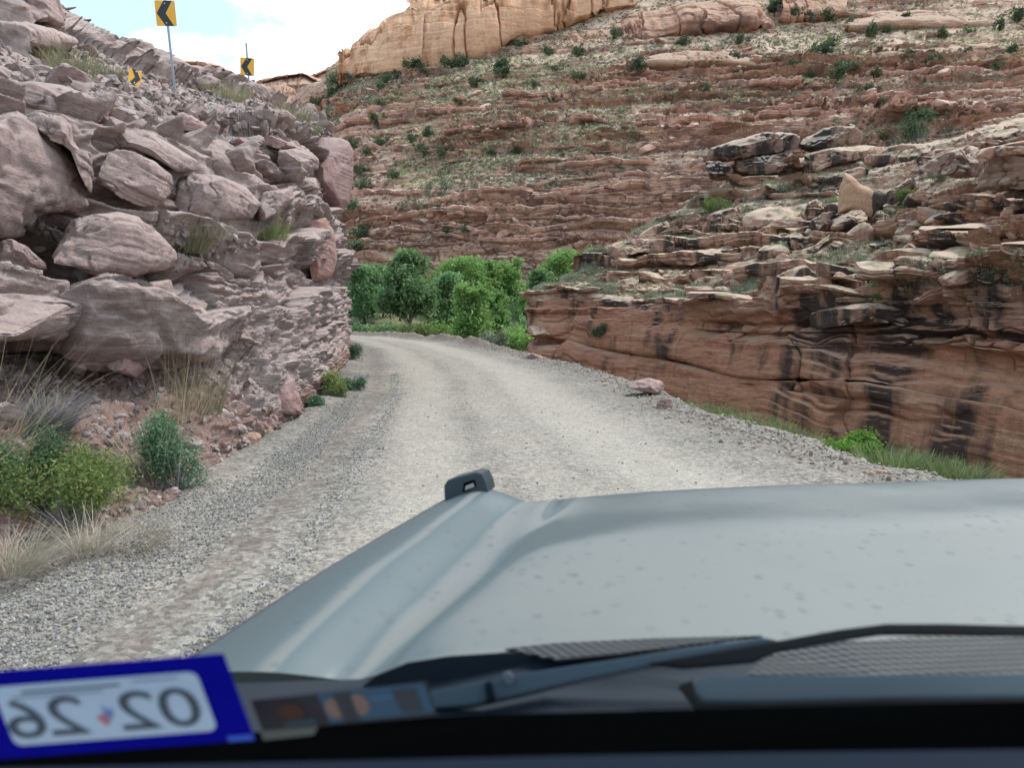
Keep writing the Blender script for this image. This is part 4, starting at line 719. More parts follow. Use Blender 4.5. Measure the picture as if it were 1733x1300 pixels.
M['sage'] = leaf_mat('sage_leaf', (.14, .17, .115), (.21, .24, .16), (.30, .33, .22), .2)
M['yellowsage'] = leaf_mat('rabbitbrush_leaf', (.30, .285, .16), (.40, .38, .23), (.29, .29, .17), .2)
M['greenbush'] = leaf_mat('green_bush_leaf', (.065, .125, .035), (.13, .20, .05), (.26, .27, .085), .35)
M['bluebush'] = leaf_mat('blue_green_leaf', (.055, .12, .065), (.085, .165, .085), (.13, .22, .12), .3)
M['limebush'] = leaf_mat('bright_green_leaf', (.09, .22, .02), (.14, .30, .03), (.19, .36, .06), .4)
M['straw'] = leaf_mat('dry_stalk', (.30, .22, .12), (.42, .33, .19), (.52, .44, .29), .2)
M['drygrass'] = leaf_mat('dry_grass', (.26, .225, .17), (.37, .325, .25), (.48, .435, .345), .2)
M['deadtwig'] = leaf_mat('dead_twig', (.15, .15, .15), (.22, .22, .225), (.30, .30, .30), .05)
M['bunch'] = leaf_mat('bunch_grass', (.16, .17, .09), (.25, .25, .14), (.33, .31, .19), .25)
M['reed'] = leaf_mat('reed_leaf', (.08, .13, .05), (.14, .20, .07), (.26, .28, .13), .3)
M['bark'] = rock_mat('bark', [(.10, .085, .07), (.16, .135, .11)], (.15, .13, .11), .2, obj=True, fs=4, bumpd=.02)
def gz1(x, y): return float(ground_z(np.array([x]), np.array([y]))[0])
# cottonwoods in the valley
def cottonwood(label, px, ptop, wpx, D, mat, seed, n=6500, zb=None, leaf=.16, cut=None):
    r = np.random.default_rng(seed); top = P(px, ptop, D); x, y = float(top[0]), float(top[1]); z0 = gz1(x, y) if zb is None else zb
    Hh = float(top[2]) - z0; R = 1.25 * wpx / F * D / 2; n = int(n * 1.9); leaf *= 1.15
    root = empty('cottonwood_tree', (x, y, z0)); tag(root, label, 'tree', 'cottonwoods in the valley')
    parts = [limb([(0, 0, -.3), (.1 * R, 0, Hh * .2), (.05 * R, .1 * R, Hh * .5), (0, 0, Hh * .8)], [.045 * Hh * .55, .035 * Hh * .55, .02 * Hh * .55, .03])]
    blobs = []
    for k in range(19):
        a = r.uniform(0, 6.28); hh = r.uniform(.14, .95); rad = R * (.62 if hh < .7 else .40) * r.uniform(.5, 1.1) * (1 if hh > .3 else .8)
        c = (rad * math.cos(a), rad * math.sin(a), Hh * hh); s = R * r.uniform(.26, .44) * (1.1 - .35 * hh)
        blobs.append((*c, s, s, s * r.uniform(.75, 1.1)))
        parts.append(limb([(0.05 * R, 0, Hh * hh * .35), (c[0] * .5, c[1] * .5, Hh * hh * .72), c], [.016 * Hh * .5, .01 * Hh * .5, .02]))
    blobs.append((0, 0, Hh * .86, R * .36, R * .36, Hh * .13)); blobs.append((0, 0, Hh * .5, R * .6, R * .6, Hh * .3))
    link('trunk', mesh_np('trunk', *cat(*parts), M['bark']), root)
    pts = clump_pts(r, blobs, n, .35); pts = pts[(pts[:, 2] > Hh * .06) & (pts[:, 2] < Hh * 1.02)]
    pts = pts if cut is None else pts[pts[:, 2] > cut - z0 + .5 * r.normal(size=len(pts))]
    g = vn(pts * 1.3 / max(R, 1) * 2.2, seed); pts = pts[g > -.42]
    link('crown', mesh_np('crown', *leaves_np(pts, r, leaf, .5, 1.3), M[mat], False), root)
cottonwood('dark green cottonwood half hidden behind the bluff corner', 612, 448, 84, 84, 'cotton_dark', 301, cut=1.0)
cottonwood('tallest dark green cottonwood with a pointed crown', 688, 424, 100, 80, 'cotton_dark', 302, 9000, cut=.9)
cottonwood('bright green spreading cottonwood in the middle of the grove', 778, 436, 112, 97, 'cotton', 303, 7500)
cottonwood('bright small cottonwood with a bare trunk just beyond the road bend', 798, 478, 84, 64, 'cotton', 304, 7000, None, .13)
cottonwood('small round cottonwood behind the spreading one', 862, 439, 66, 104, 'cotton', 305, 5000)
cottonwood('light green cottonwood just before the cliff corner', 950, 425, 118, 98, 'cotton', 306, 6500)
cottonwood('slim cottonwood peeking out above the pale cliff ledge', 1000, 415, 48, 108, 'cotton', 307, 3000)
cottonwood('narrow young cottonwood in front of the shaded bank', 886, 488, 26, 74, 'cotton', 308, 2600, None, .12)
for k, (lb, *q) in enumerate([('dark cottonwood squeezed between the corner tree and the tallest one', 645, 446, 66, 90, 'cotton_dark', 309, 5000, None, .16, 1.0), ('round bright cottonwood filling the gap left of the small round one', 828, 442, 72, 101, 'cotton', 310, 5000),
 ('shady cottonwood beneath the light green one by the cliff', 915, 455, 62, 92, 'cotton_dark', 311, 4500), ('leafy cottonwood leaning left of the bare trunk', 752, 462, 70, 86, 'cotton_dark', 312, 5000), ('pale leafed young cottonwood right of the bare trunk', 838, 492, 52, 70, 'cotton', 313, 3500)]): cottonwood(lb, *q)
def shrub(name, label, cat_, group, base, rx, rz, mat, seed, n, leaf, long=1.5, up=.5, stems=True, nb=7, mats=None, rest=None):
    r = np.random.default_rng(seed); root = empty(name, base); tag(root, label, cat_, group)
    bl = [(rx * .55 * math.cos(a) * q, rx * .55 * math.sin(a) * q, rz * h, rx * s, rx * s, rz * s * 1.0) for a, q, h, s in zip(r.uniform(0, 6.28, nb), r.uniform(.4, 1.15, nb), r.uniform(.3, .75, nb), r.uniform(.28, .46, nb))]
    pts = clump_pts(r, bl, n, .3); pts = pts[pts[:, 2] > 0]
    link('foliage', mesh_np('foliage', *leaves_np(pts, r, leaf, up, long), M[mat], False), root)
    if stems: link('stems', mesh_np('stems', *blade_np((0, 0, -.03), 60, r, rz * .9, rx * .25, .004 + rx * .004, .9, 4, .2), M['deadtwig'], False), root)
    return root
def tuft(name, label, cat_, group, base, h, spread, w, n, mat, seed, lean=.6, droop=.4, dirv=None, seg=5):
    r = np.random.default_rng(seed); o = link(name, mesh_np(name, *blade_np((0, 0, 0), n, r, h, spread, w, lean, seg, droop, None, dirv), M[mat], False), None, base)
    return tag(o, label, cat_, group)
vs = 'shrubs under the cottonwoods'
for k, (lb, px, py, D, rx, rz, m) in enumerate([
 ('dark shrub beside the bluff corner below the pale track', 612, 548, 62, 1.7, 1.6, 'cotton_dark'), ('olive shrub at the road crest', 655, 548, 60, 1.6, 1.6, 'cotton_dark'),
 ('low green shrub under the tallest cottonwood', 710, 540, 62, 2.2, 1.7, 'greenbush'), ('low lime green shrub beside the bare trunk', 752, 545, 66, 1.9, 1.7, 'cotton'),
 ('green shrub behind the road bank by the cliff', 880, 545, 62, 2.0, 1.9, 'cotton'), ('dense shrub against the cliff corner', 900, 525, 66, 1.8, 2.0, 'cotton_dark'),
 ('greyish bare shrub in the shaded hollow', 850, 530, 70, 1.8, 1.9, 'sage'), ('dark shrub in the gap between the cottonwoods', 742, 505, 92, 2.6, 2.6, 'cotton_dark'),
 ('dark shrub below the shaded bank', 885, 500, 96, 3.0, 2.6, 'cotton_dark'), ('dusty green shrub near the lower bank', 835, 550, 60, 1.5, 1.3, 'sage')]):
    b = P(px, py, D); shrub('shrub', lb, 'shrub', vs, (b[0], b[1], gz1(b[0], b[1]) - .1), rx, max(.8, (b[2] - gz1(b[0], b[1])) / 1.02), m, 320 + k, 2600, .10)
# junipers on the hillside: six meshes, many copies
def juniper_mesh(seed):
    r = np.random.default_rng(seed); bl = [(r.normal(0, .38), r.normal(0, .38), r.uniform(.35, 1.25), s, s, s * r.uniform(.8, 1.3)) for s in r.uniform(.28, .55, 9)]
    p = clump_pts(r, bl, 560, .3); p = p[p[:, 2] > 0]
    return mesh_np('juniper', *cat(leaves_np(p, r, .105, .4, 1.5), limb([(0, 0, -.4), (.03, 0, .5), (0, .05, 1.0)], [.10, .07, .03], 4)), M['juniper'], False)
JM = [juniper_mesh(340 + i) for i in range(6)]
r = np.random.default_rng(35)
def surf_at(px, py, surf, step=3):           # nearest grid point of a surface in the picture direction
    v = surf[::step, ::step].reshape(-1, 3); k = v[:, 1]; d = v - np.array([0, 0, CAMZ])
    f = d[:, 1] * CT - d[:, 2] * ST; q = d[:, 1] * ST + d[:, 2] * CT
    sx = CX + F * d[:, 0] / f; sy = CY - F * q / f
    e = (sx - px) ** 2 + (sy - py) ** 2 + (f - f.min()) * .02; return v[np.argmin(e)]
JK = [(1190, 98, 22), (1245, 105, 18), (1300, 102, 14), (1345, 105, 14), (1400, 85, 30), (1390, 88, 24), (1482, 58, 22), (1528, 36, 18), (1534, 98, 18), (1540, 108, 14), (1585, 105, 20), (1640, 90, 14), (1720, 85, 20), (1722, 32, 26), (1690, 45, 16), (1570, 112, 16), (1430, 118, 24), (1430, 108, 16), (1490, 125, 22), (1415, 130, 22), (1548, 212, 34), (1560, 205, 26), (1500, 180, 24), (1498, 230, 18), (1648, 208, 14), (1470, 155, 18), (1365, 135, 16), (1225, 145, 16), (1195, 155, 16), (1155, 70, 18), (1065, 35, 16), (1255, 72, 18), (1310, 15, 22), (1350, 30, 20), (1400, 28, 22), (1375, 35, 20),
 (855, 115, 26), (852, 128, 20), (862, 48, 22), (850, 75, 20), (880, 80, 16), (806, 80, 18), (790, 75, 16), (895, 55, 18), (930, 90, 14), (945, 120, 14), (975, 130, 16), (1080, 112, 22), (1110, 118, 18), (1045, 62, 14), (980, 90, 16), (1010, 140, 12), (870, 170, 18), (912, 182, 16), (925, 178, 14), (905, 145, 14), (806, 140, 18), (780, 175, 14), (735, 190, 14), (725, 225, 18), (655, 140, 20), (698, 120, 22), (720, 122, 18), (675, 128, 20), (760, 112, 22), (778, 108, 22), (640, 148, 16), (585, 140, 20), (575, 148, 22), (560, 160, 20), (545, 172, 18), (535, 178, 20), (645, 178, 16), (638, 208, 18), (600, 245, 18), (640, 245, 20), (715, 258, 24), (745, 258, 18), (620, 260, 16), (700, 240, 14), (610, 290, 20), (620, 320, 18), (665, 300, 16), (595, 350, 18), (612, 398, 26), (600, 425, 22), (610, 385, 20), (790, 390, 22), (770, 392, 18), (870, 256, 14), (830, 260, 14), (1180, 95, 14), (1600, 60, 16), (1640, 55, 14), (1440, 40, 16), (1500, 50, 14), (1610, 130, 16), (1690, 118, 14)]
def jlabel(px, py):
    if px < 730 and py < 200: return 'dark juniper at the foot of the golden cliff', 'junipers below the golden cliff'
    if py > 280: return 'dark juniper low on the hillside above the cottonwoods', 'junipers low on the hillside'
    if px < 1000: return 'dark green juniper dotting the middle hillside slope', 'junipers on the middle slope'
    if py < 80: return 'juniper on the high benches by the red cliff bands', 'junipers on the high benches'
    return 'round green juniper along the pale slickrock band', 'junipers along the slickrock'
for k, (px, py, s) in enumerate(JK):
    b = surf_at(px, py + s * .3, HSURF); D = b[1]; h = s / F * D / 1.55 * 1.05
    o = link('juniper_tree', JM[k % 6], None, b, (0, 0, r.uniform(0, 6.28)), (h * r.uniform(.9, 1.3), h * r.uniform(.9, 1.3), h * r.uniform(.85, 1.1)))
    l, g = jlabel(px, py); tag(o, l, 'juniper', g)
# low sage and rabbitbrush: uncountable ground cover
def cover(name, label, surf, uu, vv, cols, rows, n, mat, seed, size, k=14, gate=None, lf=.32):
    r = np.random.default_rng(seed); pt, i, j = pick(surf, r, n, cols, rows, uu, vv)
    g = fbm(pt, gate[0], 3, seed) if gate is not None else np.ones(len(pt)); pt = pt[g > (gate[1] if gate is not None else 0)]
    n = len(pt); s = size * r.uniform(.5, 1.4, n)
    d = r.normal(size=(n, k, 3)); d /= np.linalg.norm(d, axis=2, keepdims=True); d[..., 2] = np.abs(d[..., 2]) * .8
    c = (pt[:, None] + d * (s[:, None, None] * r.uniform(.4, 1, (n, k, 1)))).reshape(-1, 3)
    v, f = leaves_np(c, r, size * lf, .4, 1.4)
    tag(link(name, mesh_np(name, v, f, M[mat], False)), label, 'scrub', None, 'stuff')
cover('hillside_scrub', 'low grey green scrub all over the canyon hillside', HSURF, hu, hv, (1.6, 13.4), (2.8, 7), 17000, 'sage', 351, .55, 12, ((.03, .03, .06), -.25))
cover('hillside_brush', 'pale yellow green brush on the upper hillside', HSURF, hu, hv, (1.6, 13.4), (3.4, 7), 24000, 'yellowsage', 352, .48, 10, ((.025, .025, .05), -.25))
cover('slope_sage', 'silvery sagebrush mounds on the slope across the wash', RSURF, ru, rv, (1.6, 11.4), (4.1, 8), 6500, 'sage', 353, .26, 110, ((.12, .12, .2), -.08), .09)
cover('slope_brush', 'small yellow green brush on the slope across the wash', RSURF, ru, rv, (1.6, 11.4), (4.1, 8), 1800, 'yellowsage', 354, .2, 80, ((.12, .12, .2), .0), .09)
# green bushes one can pick out on the right slope
sg = 'bushes on the slope across the wash'
for k, (lb, px, py, D, rx, rz, m) in enumerate([
 ('blue green bush below the dark skyline outcrop', 1312, 322, 48, 1.0, .9, 'sage'), ('green bush among boulders under the outcrop end', 1215, 355, 47, 1.1, 1.1, 'greenbush'),
 ('green bush beside the upright tan boulder', 1408, 350, 39, .55, .8, 'greenbush'), ('leafy green bush on the ledge right of the leaning slab', 1508, 395, 33, .65, 1.2, 'juniper'),
 ('grey bush under the black block with the white top', 1590, 300, 30, .7, .6, 'sage'), ('green bush in front of the leaning flat slab', 1535, 335, 36, .9, .6, 'greenbush'),
 ('dark bush growing from the cliff crack below the rim', 1015, 562, 33.0, .45, .5, 'juniper'), ('pale sage mound beside the pointed boulder', 1460, 470, 26.5, .5, .4, 'sage'),
 ('sage mound near the rough pale slab', 1320, 425, 34, .7, .6, 'sage'), ('big green bush on the skyline behind the outcrop', 1552, 218, 58, 2.0, 2.0, 'juniper'),
 ('green bush on the shelf at the cliff corner', 1062, 452, 39, .55, .5, 'sage'), ('small bush on the layered ledge by the frame edge', 1480, 510, 21.6, .35, .3, 'greenbush')]):
    b = surf_at(px, py + 6, RSURF); shrub('bush', lb, 'bush', sg, b - np.array([0, 0, .05]), rx, rz, m, 360 + k, 1800, .022 + rx * .022)
# roadside plants on the outer bank
for k, (px, py, hh) in enumerate([(1165, 716, .55), (1190, 722, .6), (1215, 730, .62), (1240, 738, .6), (1265, 748, .6), (1290, 756, .62), (1312, 764, .6), (1335, 770, .55), (1360, 776, .5)]):
    D = np.interp(px, [1165, 1360], [13.6, 10.2]); b = P(px, py - 2, D)
    tuft('roadside_grass', ['pale headed green grass clump on the bank below the road', 'dark green grass clump on the bank near the pinkish rocks'][k < 4], 'grass clump', 'grass clumps along the outer bank', b - np.array([0, 0, .02]), hh * .85, .32, .006, 420, 'reed', 380 + k, .55, .35)
for k, (px, py, hh) in enumerate([(1520, 800, .42), (1545, 806, .42), (1570, 810, .4), (1600, 814, .38), (1640, 822, .4), (1500, 792, .4)]):
    b = P(px, py, 9.6 - k * .15); tuft('roadside_grass', 'short green grass clump above the red wall past the bright bush', 'grass clump', 'grass clumps past the bright bush', b + np.array([0, 0, .04]), hh * .72, .35, .006, 330, 'reed', 400 + k, .6, .4)
b = P(1440, 794, 9.6); shrub('bush', 'bright lime green bush at the outer road edge', 'bush', None, b - np.array([0, 0, .02]), .52, .46, 'limebush', 412, 5200, .022, 2.0, 1.0)
b = P(1380, 782, 10.0); shrub('bush', 'grey green sagebrush beside the bright lime bush', 'bush', None, b - np.array([0, 0, .02]), .32, .3, 'sage', 413, 1500, .02)
# plants along the bluff
def on_bluff(px, py): return surf_at(px, py, LSURF, 2)
def near(px, py, D): return P(px, py, D)
bg = 'roadside bushes under the bluff'
def gp(px, py): b = PZ(px, py, .02); return np.array([b[0], b[1], gz1(b[0], b[1])])
b = near(118, 880, 5.7); shrub('bush', 'broad yellow green bush at the near road edge', 'bush', bg, b, .66, .56, 'greenbush', 421, 10000, .0105, 2.0, .8, True, 18)
b = near(40, 840, 5.7); shrub('bush', 'smaller green bush merging into the broad bush at the frame edge', 'bush', bg, b, .36, .5, 'bluebush', 422, 4200, .011, 2.0, .8, True, 8)
b = near(300, 832, 7.0); shrub('bush', 'upright blue green bush beside the road shoulder', 'bush', bg, b, .34, .68, 'bluebush', 423, 5500, .011, 2.6, 1.2, True, 12)
b = near(258, 828, 7.0); tuft('dry_bush', 'brownish dry bush leaning on the blue green bush', 'dry bush', bg, b, .72, .14, .0035, 260, 'drygrass', 424, .5, .3)
b = near(305, 700, 8.2); tuft('dry_stalks', 'tall tan dry stalks rising behind the blue green bush', 'dry stalks', bg, b - np.array([0, 0, .1]), 1.0, .3, .0028, 90, 'straw', 425, .28, .22, (.12, 0, 0))
b = near(20, 770, 5.6); tuft('dry_stalks', 'very tall arching straw stalks at the frame edge', 'dry stalks', bg, b - np.array([.2, 0, .1]), 1.25, .25, .0024, 80, 'straw', 426, .45, .42, (.35, 0, 0), 8)
b = near(-60, 800, 5.2); tuft('dry_stalks', 'wispy straw stalks leaning in over the yellow green bush', 'dry stalks', bg, b, 1.2, .2, .0022, 40, 'straw', 427, .5, .6, (.6, 0, -.1), 8)
b = on_bluff(112, 735) + np.array([0, -.12, .03]); tuft('dead_shrub', 'combed over grey dead shrub on the dirt slope', 'dead shrub', bg, b - np.array([.1, 0, 0]), .50, .16, .0035, 900, 'deadtwig', 428, .5, .5, (.45, -.1, 0))
b = near(200, 930, 5.25); tuft('dry_grass', 'pale tangled dry grass spilling onto the gravel', 'dry grass', bg, b, .34, .26, .0018, 900, 'drygrass', 429, 1.3, .6, (.25, -.2, 0))
b = near(150, 940, 5.0); tuft('dry_grass', 'bleached twiggy grass in front of the broad bush', 'dry grass', bg, b, .42, .12, .003, 130, 'drygrass', 430, 1.0, .3, (.35, 0, 0))
b = near(15, 965, 4.65); tuft('dry_grass', 'shaggy grey dry grass tuft in the lower corner', 'dry grass', bg, b, .32, .2, .002, 800, 'drygrass', 431, .9, .6, (.15, 0, 0))
b = near(345, 700, 8.8); tuft('dry_bush', 'thin grey green twiggy bush against the shale', 'dry bush', bg, b, .75, .2, .004, 170, 'bunch', 432, .5, .2)
for k, (lb, px, py, D, rx, rz, m) in enumerate([
 ('olive bush at the foot of the bluff corner', 560, 678, 14.2, .38, .62, 'greenbush'), ('low blue green bush spreading onto the shoulder', 598, 662, 15.4, .36, .34, 'bluebush'),
 ('small round blue green bush at the rock foot', 532, 692, 12.9, .24, .26, 'bluebush'), ('tiny green bush by the bluff end', 596, 608, 23.5, .35, .5, 'bluebush')]):
    shrub('bush', lb, 'bush', bg, near(px, py, D) - np.array([0, 0, .04]), rx, rz, m, 440 + k, 2600, .016, 2.0, .9)
lb2 = 'grass and bushes on the bluff'
for k, (lb, px, py, D, h, sp, w, n, m, lean) in enumerate([
 ('green grass bush spilling over the ledge by the lens boulder', 315, 425, 10.0, .85, .30, .006, 520, 'bunch', .7),
 ('dry yellowish grass on the ledge beside the grass bush', 350, 400, 10.8, .6, .4, .005, 420, 'drygrass', .9),
 ('blue green bush on the ledge below the tilted block', 452, 402, 13.3, .75, .35, .007, 420, 'reed', .7),
 ('straw tussock on the ledge end', 405, 400, 12.2, .5, .35, .005, 300, 'drygrass', .9),
 ('pale bunch grass behind the flat topped slab', 125, 122, 14.2, .85, .45, .008, 420, 'bunch', .6),
 ('pale bunch grass under the upper outcrop', 55, 100, 16.0, .8, .6, .008, 420, 'bunch', .6),
 ('twiggy pale tussock above the rocky scree', 185, 132, 15.8, .75, .3, .008, 300, 'bunch', .6),
 ('white twiggy dead shrub by the bunch grass', 140, 142, 13.8, .5, .3, .006, 200, 'drygrass', .8),
 ('tall bunch grass clump between the two chevron signs', 385, 172, 24.5, 1.0, .7, .013, 520, 'bunch', .6),
 ('low bunch grass beside the tall sign post', 330, 155, 25.0, .7, .6, .012, 300, 'bunch', .6),
 ('grass clump at the foot of the farther sign', 418, 172, 27, .9, .5, .013, 320, 'bunch', .6),
 ('grass tuft hanging over the bluff corner', 520, 222, 22.5, .55, .45, .010, 420, 'bunch', .8),
 ('grass tuft on the crest beside the corner block', 492, 200, 26, .8, .7, .013, 320, 'bunch', .7),
 ('small grey tuft by the skyline boulder', 8, 28, 22.0, .8, .5, .01, 260, 'bunch', .7)]):
    b = surf_at(px, py, LSURF, 2); b = b if abs(b[1] - D) < 5 else P(px, py, D)
    tuft('grass_tuft', lb, 'grass tuft', lb2, b - np.array([0, 0, .04]), h * .68, sp * .85, w * .6, n, m, 460 + k, lean, .35)
# ------------------------------------------------------------------ bmesh helpers for made things
import bmesh
def bm_obj(name, build, mat, parent=None, loc=None, smooth=False, bevel=0):
    bm = bmesh.new(); build(bm)
    bmesh.ops.recalc_face_normals(bm, faces=bm.faces[:])
    if bevel: bmesh.ops.bevel(bm, geom=[e for e in bm.edges if e.calc_face_angle(0) > .5], offset=bevel, segments=2, affect='EDGES', profile=.6)
    me = bpy.data.meshes.new(name); bm.to_mesh(me); bm.free(); me.materials.append(mat)
    for p in me.polygons: p.use_smooth = smooth
    o = bpy.data.objects.new(name, me); COL.objects.link(o)
    if parent: o.parent = parent
    if loc is not None: o.location = [float(v) for v in loc]
    return o
def prism(bm, pts, off):                 # closed slab between a polygon and its copy moved by off
    a = [bm.verts.new(p) for p in pts]; b = [bm.verts.new(np.array(p) + np.array(off)) for p in pts]; n = len(pts)
    bm.faces.new(a); bm.faces.new(b[::-1])
    for i in range(n): bm.faces.new((a[i], a[(i + 1) % n], b[(i + 1) % n], b[i]))
def cyl(bm, p, q, r, k=12, r2=None):
    v, f = limb([p, q], [r, r if r2 is None else r2], k); V = [bm.verts.new(c) for c in v]
    for a in f: bm.faces.new([V[i] for i in a])
    bm.faces.new(V[:k]); bm.faces.new(V[k:][::-1])
M['signyellow'] = plain('sign_yellow', (.72, .38, .03), .45); M['signblack'] = plain('sign_black', (.012, .016, .022), .5)
M['steel'] = plain('galvanised_steel', (.30, .34, .40), .45, .7); M['bolt'] = plain('bolt_steel', (.6, .6, .6), .4, .6)
def chevron_sign(label, panel_px, w, h, D, base_px, top_px, roll, yaw, right=False, post_w=.05):
    c = P(*panel_px, D); b = P(*base_px, D); t = P(*top_px, D); root = empty('chevron_sign', b); tag(root, label, 'road sign', 'chevron signs on the bluff')
    lb = lambda p: np.array(p) - b
    if post_w:
        def post(bm):                        # U channel
            d = (t - b); s = post_w / 2
            prof = [(-s, 0), (s, 0), (s, .04), (s - .012, .04), (s - .012, .012), (-s + .012, .012), (-s + .012, .04), (-s, .04)]
            prism(bm, [(x, y + .012, -.4) for x, y in prof], tuple(d + np.array([0, 0, .4])))
        bm_obj('post', post, M['steel'], root)
    R_ = Matrix.Rotation(yaw, 4, 'Z') @ Matrix.Rotation(roll, 4, 'Y')
    T = lambda x, z, y=0: tuple(np.array(R_ @ Vector((x, y, z))) + lb(c))
    rr = .035; arc = []
    for cx_, cz_, a0 in ((w/2-rr, h/2-rr, 0), (-w/2+rr, h/2-rr, 90), (-w/2+rr, -h/2+rr, 180), (w/2-rr, -h/2+rr, 270)):
        for k in range(5): a = math.radians(a0 + 22.5 * k); arc.append((cx_ + rr * math.cos(a), cz_ + rr * math.sin(a)))
    off = tuple(np.array(R_ @ Vector((0, .006, 0))))
    pn = bm_obj('panel', lambda bm: prism(bm, [T(x, z, -.012) for x, z in arc], off), M['signyellow'], root)
    m = 1 if right else -1; X = lambda q: q * w * m; Z = lambda q: q * h
    poly = [(X(.44), 0), (X(.04), Z(.485)), (X(-.34), Z(.485)), (X(.0), 0), (X(-.34), Z(-.485)), (X(.04), Z(-.485))]
    poly = [(X(.45), 0), (X(.05), Z(.49)), (X(-.36), Z(.49)), (X(.0), 0), (X(-.36), Z(-.49)), (X(.05), Z(-.49))]
    o2 = tuple(np.array(R_ @ Vector((0, .0035, 0))))
    bm_obj('chevron', lambda bm: [prism(bm, [T(x, z, -.015) for x, z in q], o2) for q in ([poly[0], poly[1], poly[2], poly[3]], [poly[0], poly[3], poly[4], poly[5]])], M['signblack'], pn)
    if post_w: [bm_obj('bolt', lambda bm: cyl(bm, T(0, z, -.024), T(0, z, -.014), .014, 8), M['bolt'], pn) for z in (h * .38, -h * .38)]
chevron_sign('tallest yellow sign with a black chevron, on a tall steel post', (280.5, 22), .50, .65, 21, (297, 152), (277, -14), math.radians(-3.2), math.radians(12))
chevron_sign('smaller farther yellow chevron sign with its post rising above the panel', (418.5, 112.5), .49, .63, 29, (424, 166), (416, 72), math.radians(2.0), math.radians(10), False, .055)
D3 = float(surf_at(229, 146, LSURF, 1)[1]) - .35
chevron_sign('low tilted yellow chevron sign seen from the side among the rocks', (228, 130), .0165 * D3, .019 * D3, D3, (228, 150), (228, 128), math.radians(12), math.radians(58), True, .05)
# ------------------------------------------------------------------ the vehicle the picture is taken from
def paint_mat():
    t = NT('dusty_silver_paint'); nz = t.nz()
    du = t.noise(1.6, 5, .6); d = t.math('ADD', nz, t.math('MULTIPLY', t.math('SUBTRACT', du, .5), .03))
    dust = t.ramp(d, [(.984, .10), (.9985, .78)])
    c = t.mix(dust, (.075, .105, .115), (.175, .184, .176))
    sp = t.vor(26, t.vec((1, .8, 1)), 'F1'); spn = t.noise(9, 3, .6)
    dots = t.math('MULTIPLY', t.ramp(sp, [(.12, 1.), (.30, 0.)]), t.ramp(spn, [(.42, 0.), (.58, .62)]))
    sp2 = t.vor(55, None, 'F1'); dots = t.math('MAXIMUM', dots, t.math('MULTIPLY', t.ramp(sp2, [(.1, .35), (.2, 0.)]), t.ramp(t.noise(5, 2, .5), [(.5, 0.), (.62, 1.)])))
    c = t.mix(dots, c, (.07, .082, .088))
    t.b.inputs['Metallic'].default_value = .2; t.b.inputs['Coat Weight'].default_value = .0
    rg = t.math('ADD', t.math('MULTIPLY', dust, .30), .38)
    return t.done(c, rg, None, .5)
M['paint'] = paint_mat(); M['plastic'] = plain('dark_plastic', (.012, .019, .027), .5, 0, .22); M['trimline'] = plain('hood_seal', (.02, .03, .04), .4)
M['rubber'] = plain('rubber', (.012, .013, .015), .7); M['greyplastic'] = plain('grey_plastic', (.10, .145, .18), .33); M['dash'] = plain('dashboard', (.012, .016, .022), .35)
M['black'] = plain('black_band', (.0015, .0018, .002), .9, 0, 0.0); M['glasslamp'] = plain('lamp_lens', (.5, .52, .55), .1); M['tyre'] = plain('tyre_rubber', (.015, .015, .015), .85); M['alloy'] = plain('alloy', (.4, .41, .42), .35, .8)
def mesh_grille():
    t = NT('cowl_mesh'); s = t.n('ShaderNodeSeparateXYZ'); t.l(t.pos, s.inputs[0]); k = 2 * math.pi / .027
    a = t.math('SINE', t.math('MULTIPLY', t.math('ADD', s.outputs[0], t.math('MULTIPLY', s.outputs[1], .5)), k)); b = t.math('SINE', t.math('MULTIPLY', s.outputs[1], k))
    h = t.math('MULTIPLY', a, b); c = t.mix(t.ramp(h, [(.18, 0.), (.32, 1.)]), (.09, .10, .105), (.003, .005, .006))
    h2 = t.math('MULTIPLY', a, b); c = t.mix(t.ramp(t.math('MULTIPLY', h2, -1), [(.18, 0.), (.32, 1.)]), c, (.004, .005, .006))
    return t.done(c, .5)
M['grille'] = mesh_grille()
car = empty('sport_utility_vehicle', (0.25, 1.2, 0)); tag(car, 'dusty silver grey off-road vehicle seen over its hood from the driving seat', 'car')
CL = np.array([0.25, 1.2, 0.])
zc = [1.165, 1.185, 1.222, 1.188, 1.188, 1.222, 1.238, 1.246, 1.246, 1.24]
HR = [  # hood rows front -> rear, picture points of the ten long lines
 [(752, 850), (758, 845), (818, 826), (888, 848), (940, 846), (992, 841), (1156, 829), (1450, 818), (1900, 816), (2600, 850)],
 [(705, 878), (713, 873), (786, 850), (850, 872), (905, 886), (975, 872), (1150, 857), (1450, 846), (1900, 845), (2600, 880)],
 [(650, 910), (659, 905), (750, 876), (820, 900), (872, 920), (930, 916), (1140, 887), (1450, 876), (1900, 874), (2600, 915)],
 [(590, 946), (600, 941), (700, 916), (778, 942), (830, 968), (876, 950), (1120, 925), (1450, 910), (1900, 905), (2600, 950)],
 [(510, 996), (521, 991), (630, 966), (718, 1000), (765, 1028), (810, 1004), (1080, 980), (1450, 965), (1900, 960), (2600, 1010)],
 [(430, 1050), (442, 1045), (560, 1030), (650, 1062), (700, 1086), (742, 1062), (1020, 1045), (1450, 1030), (1900, 1025), (2600, 1080)],
 [(335, 1114), (350, 1108), (480, 1104), (590, 1128), (640, 1140), (690, 1116), (900, 1096), (1400, 1078), (1900, 1080), (2600, 1150)],
 [(290, 1144), (305, 1140), (450, 1138), (565, 1150), (620, 1156), (670, 1138), (890, 1110), (1400, 1092), (1900, 1094), (2600, 1170)]]
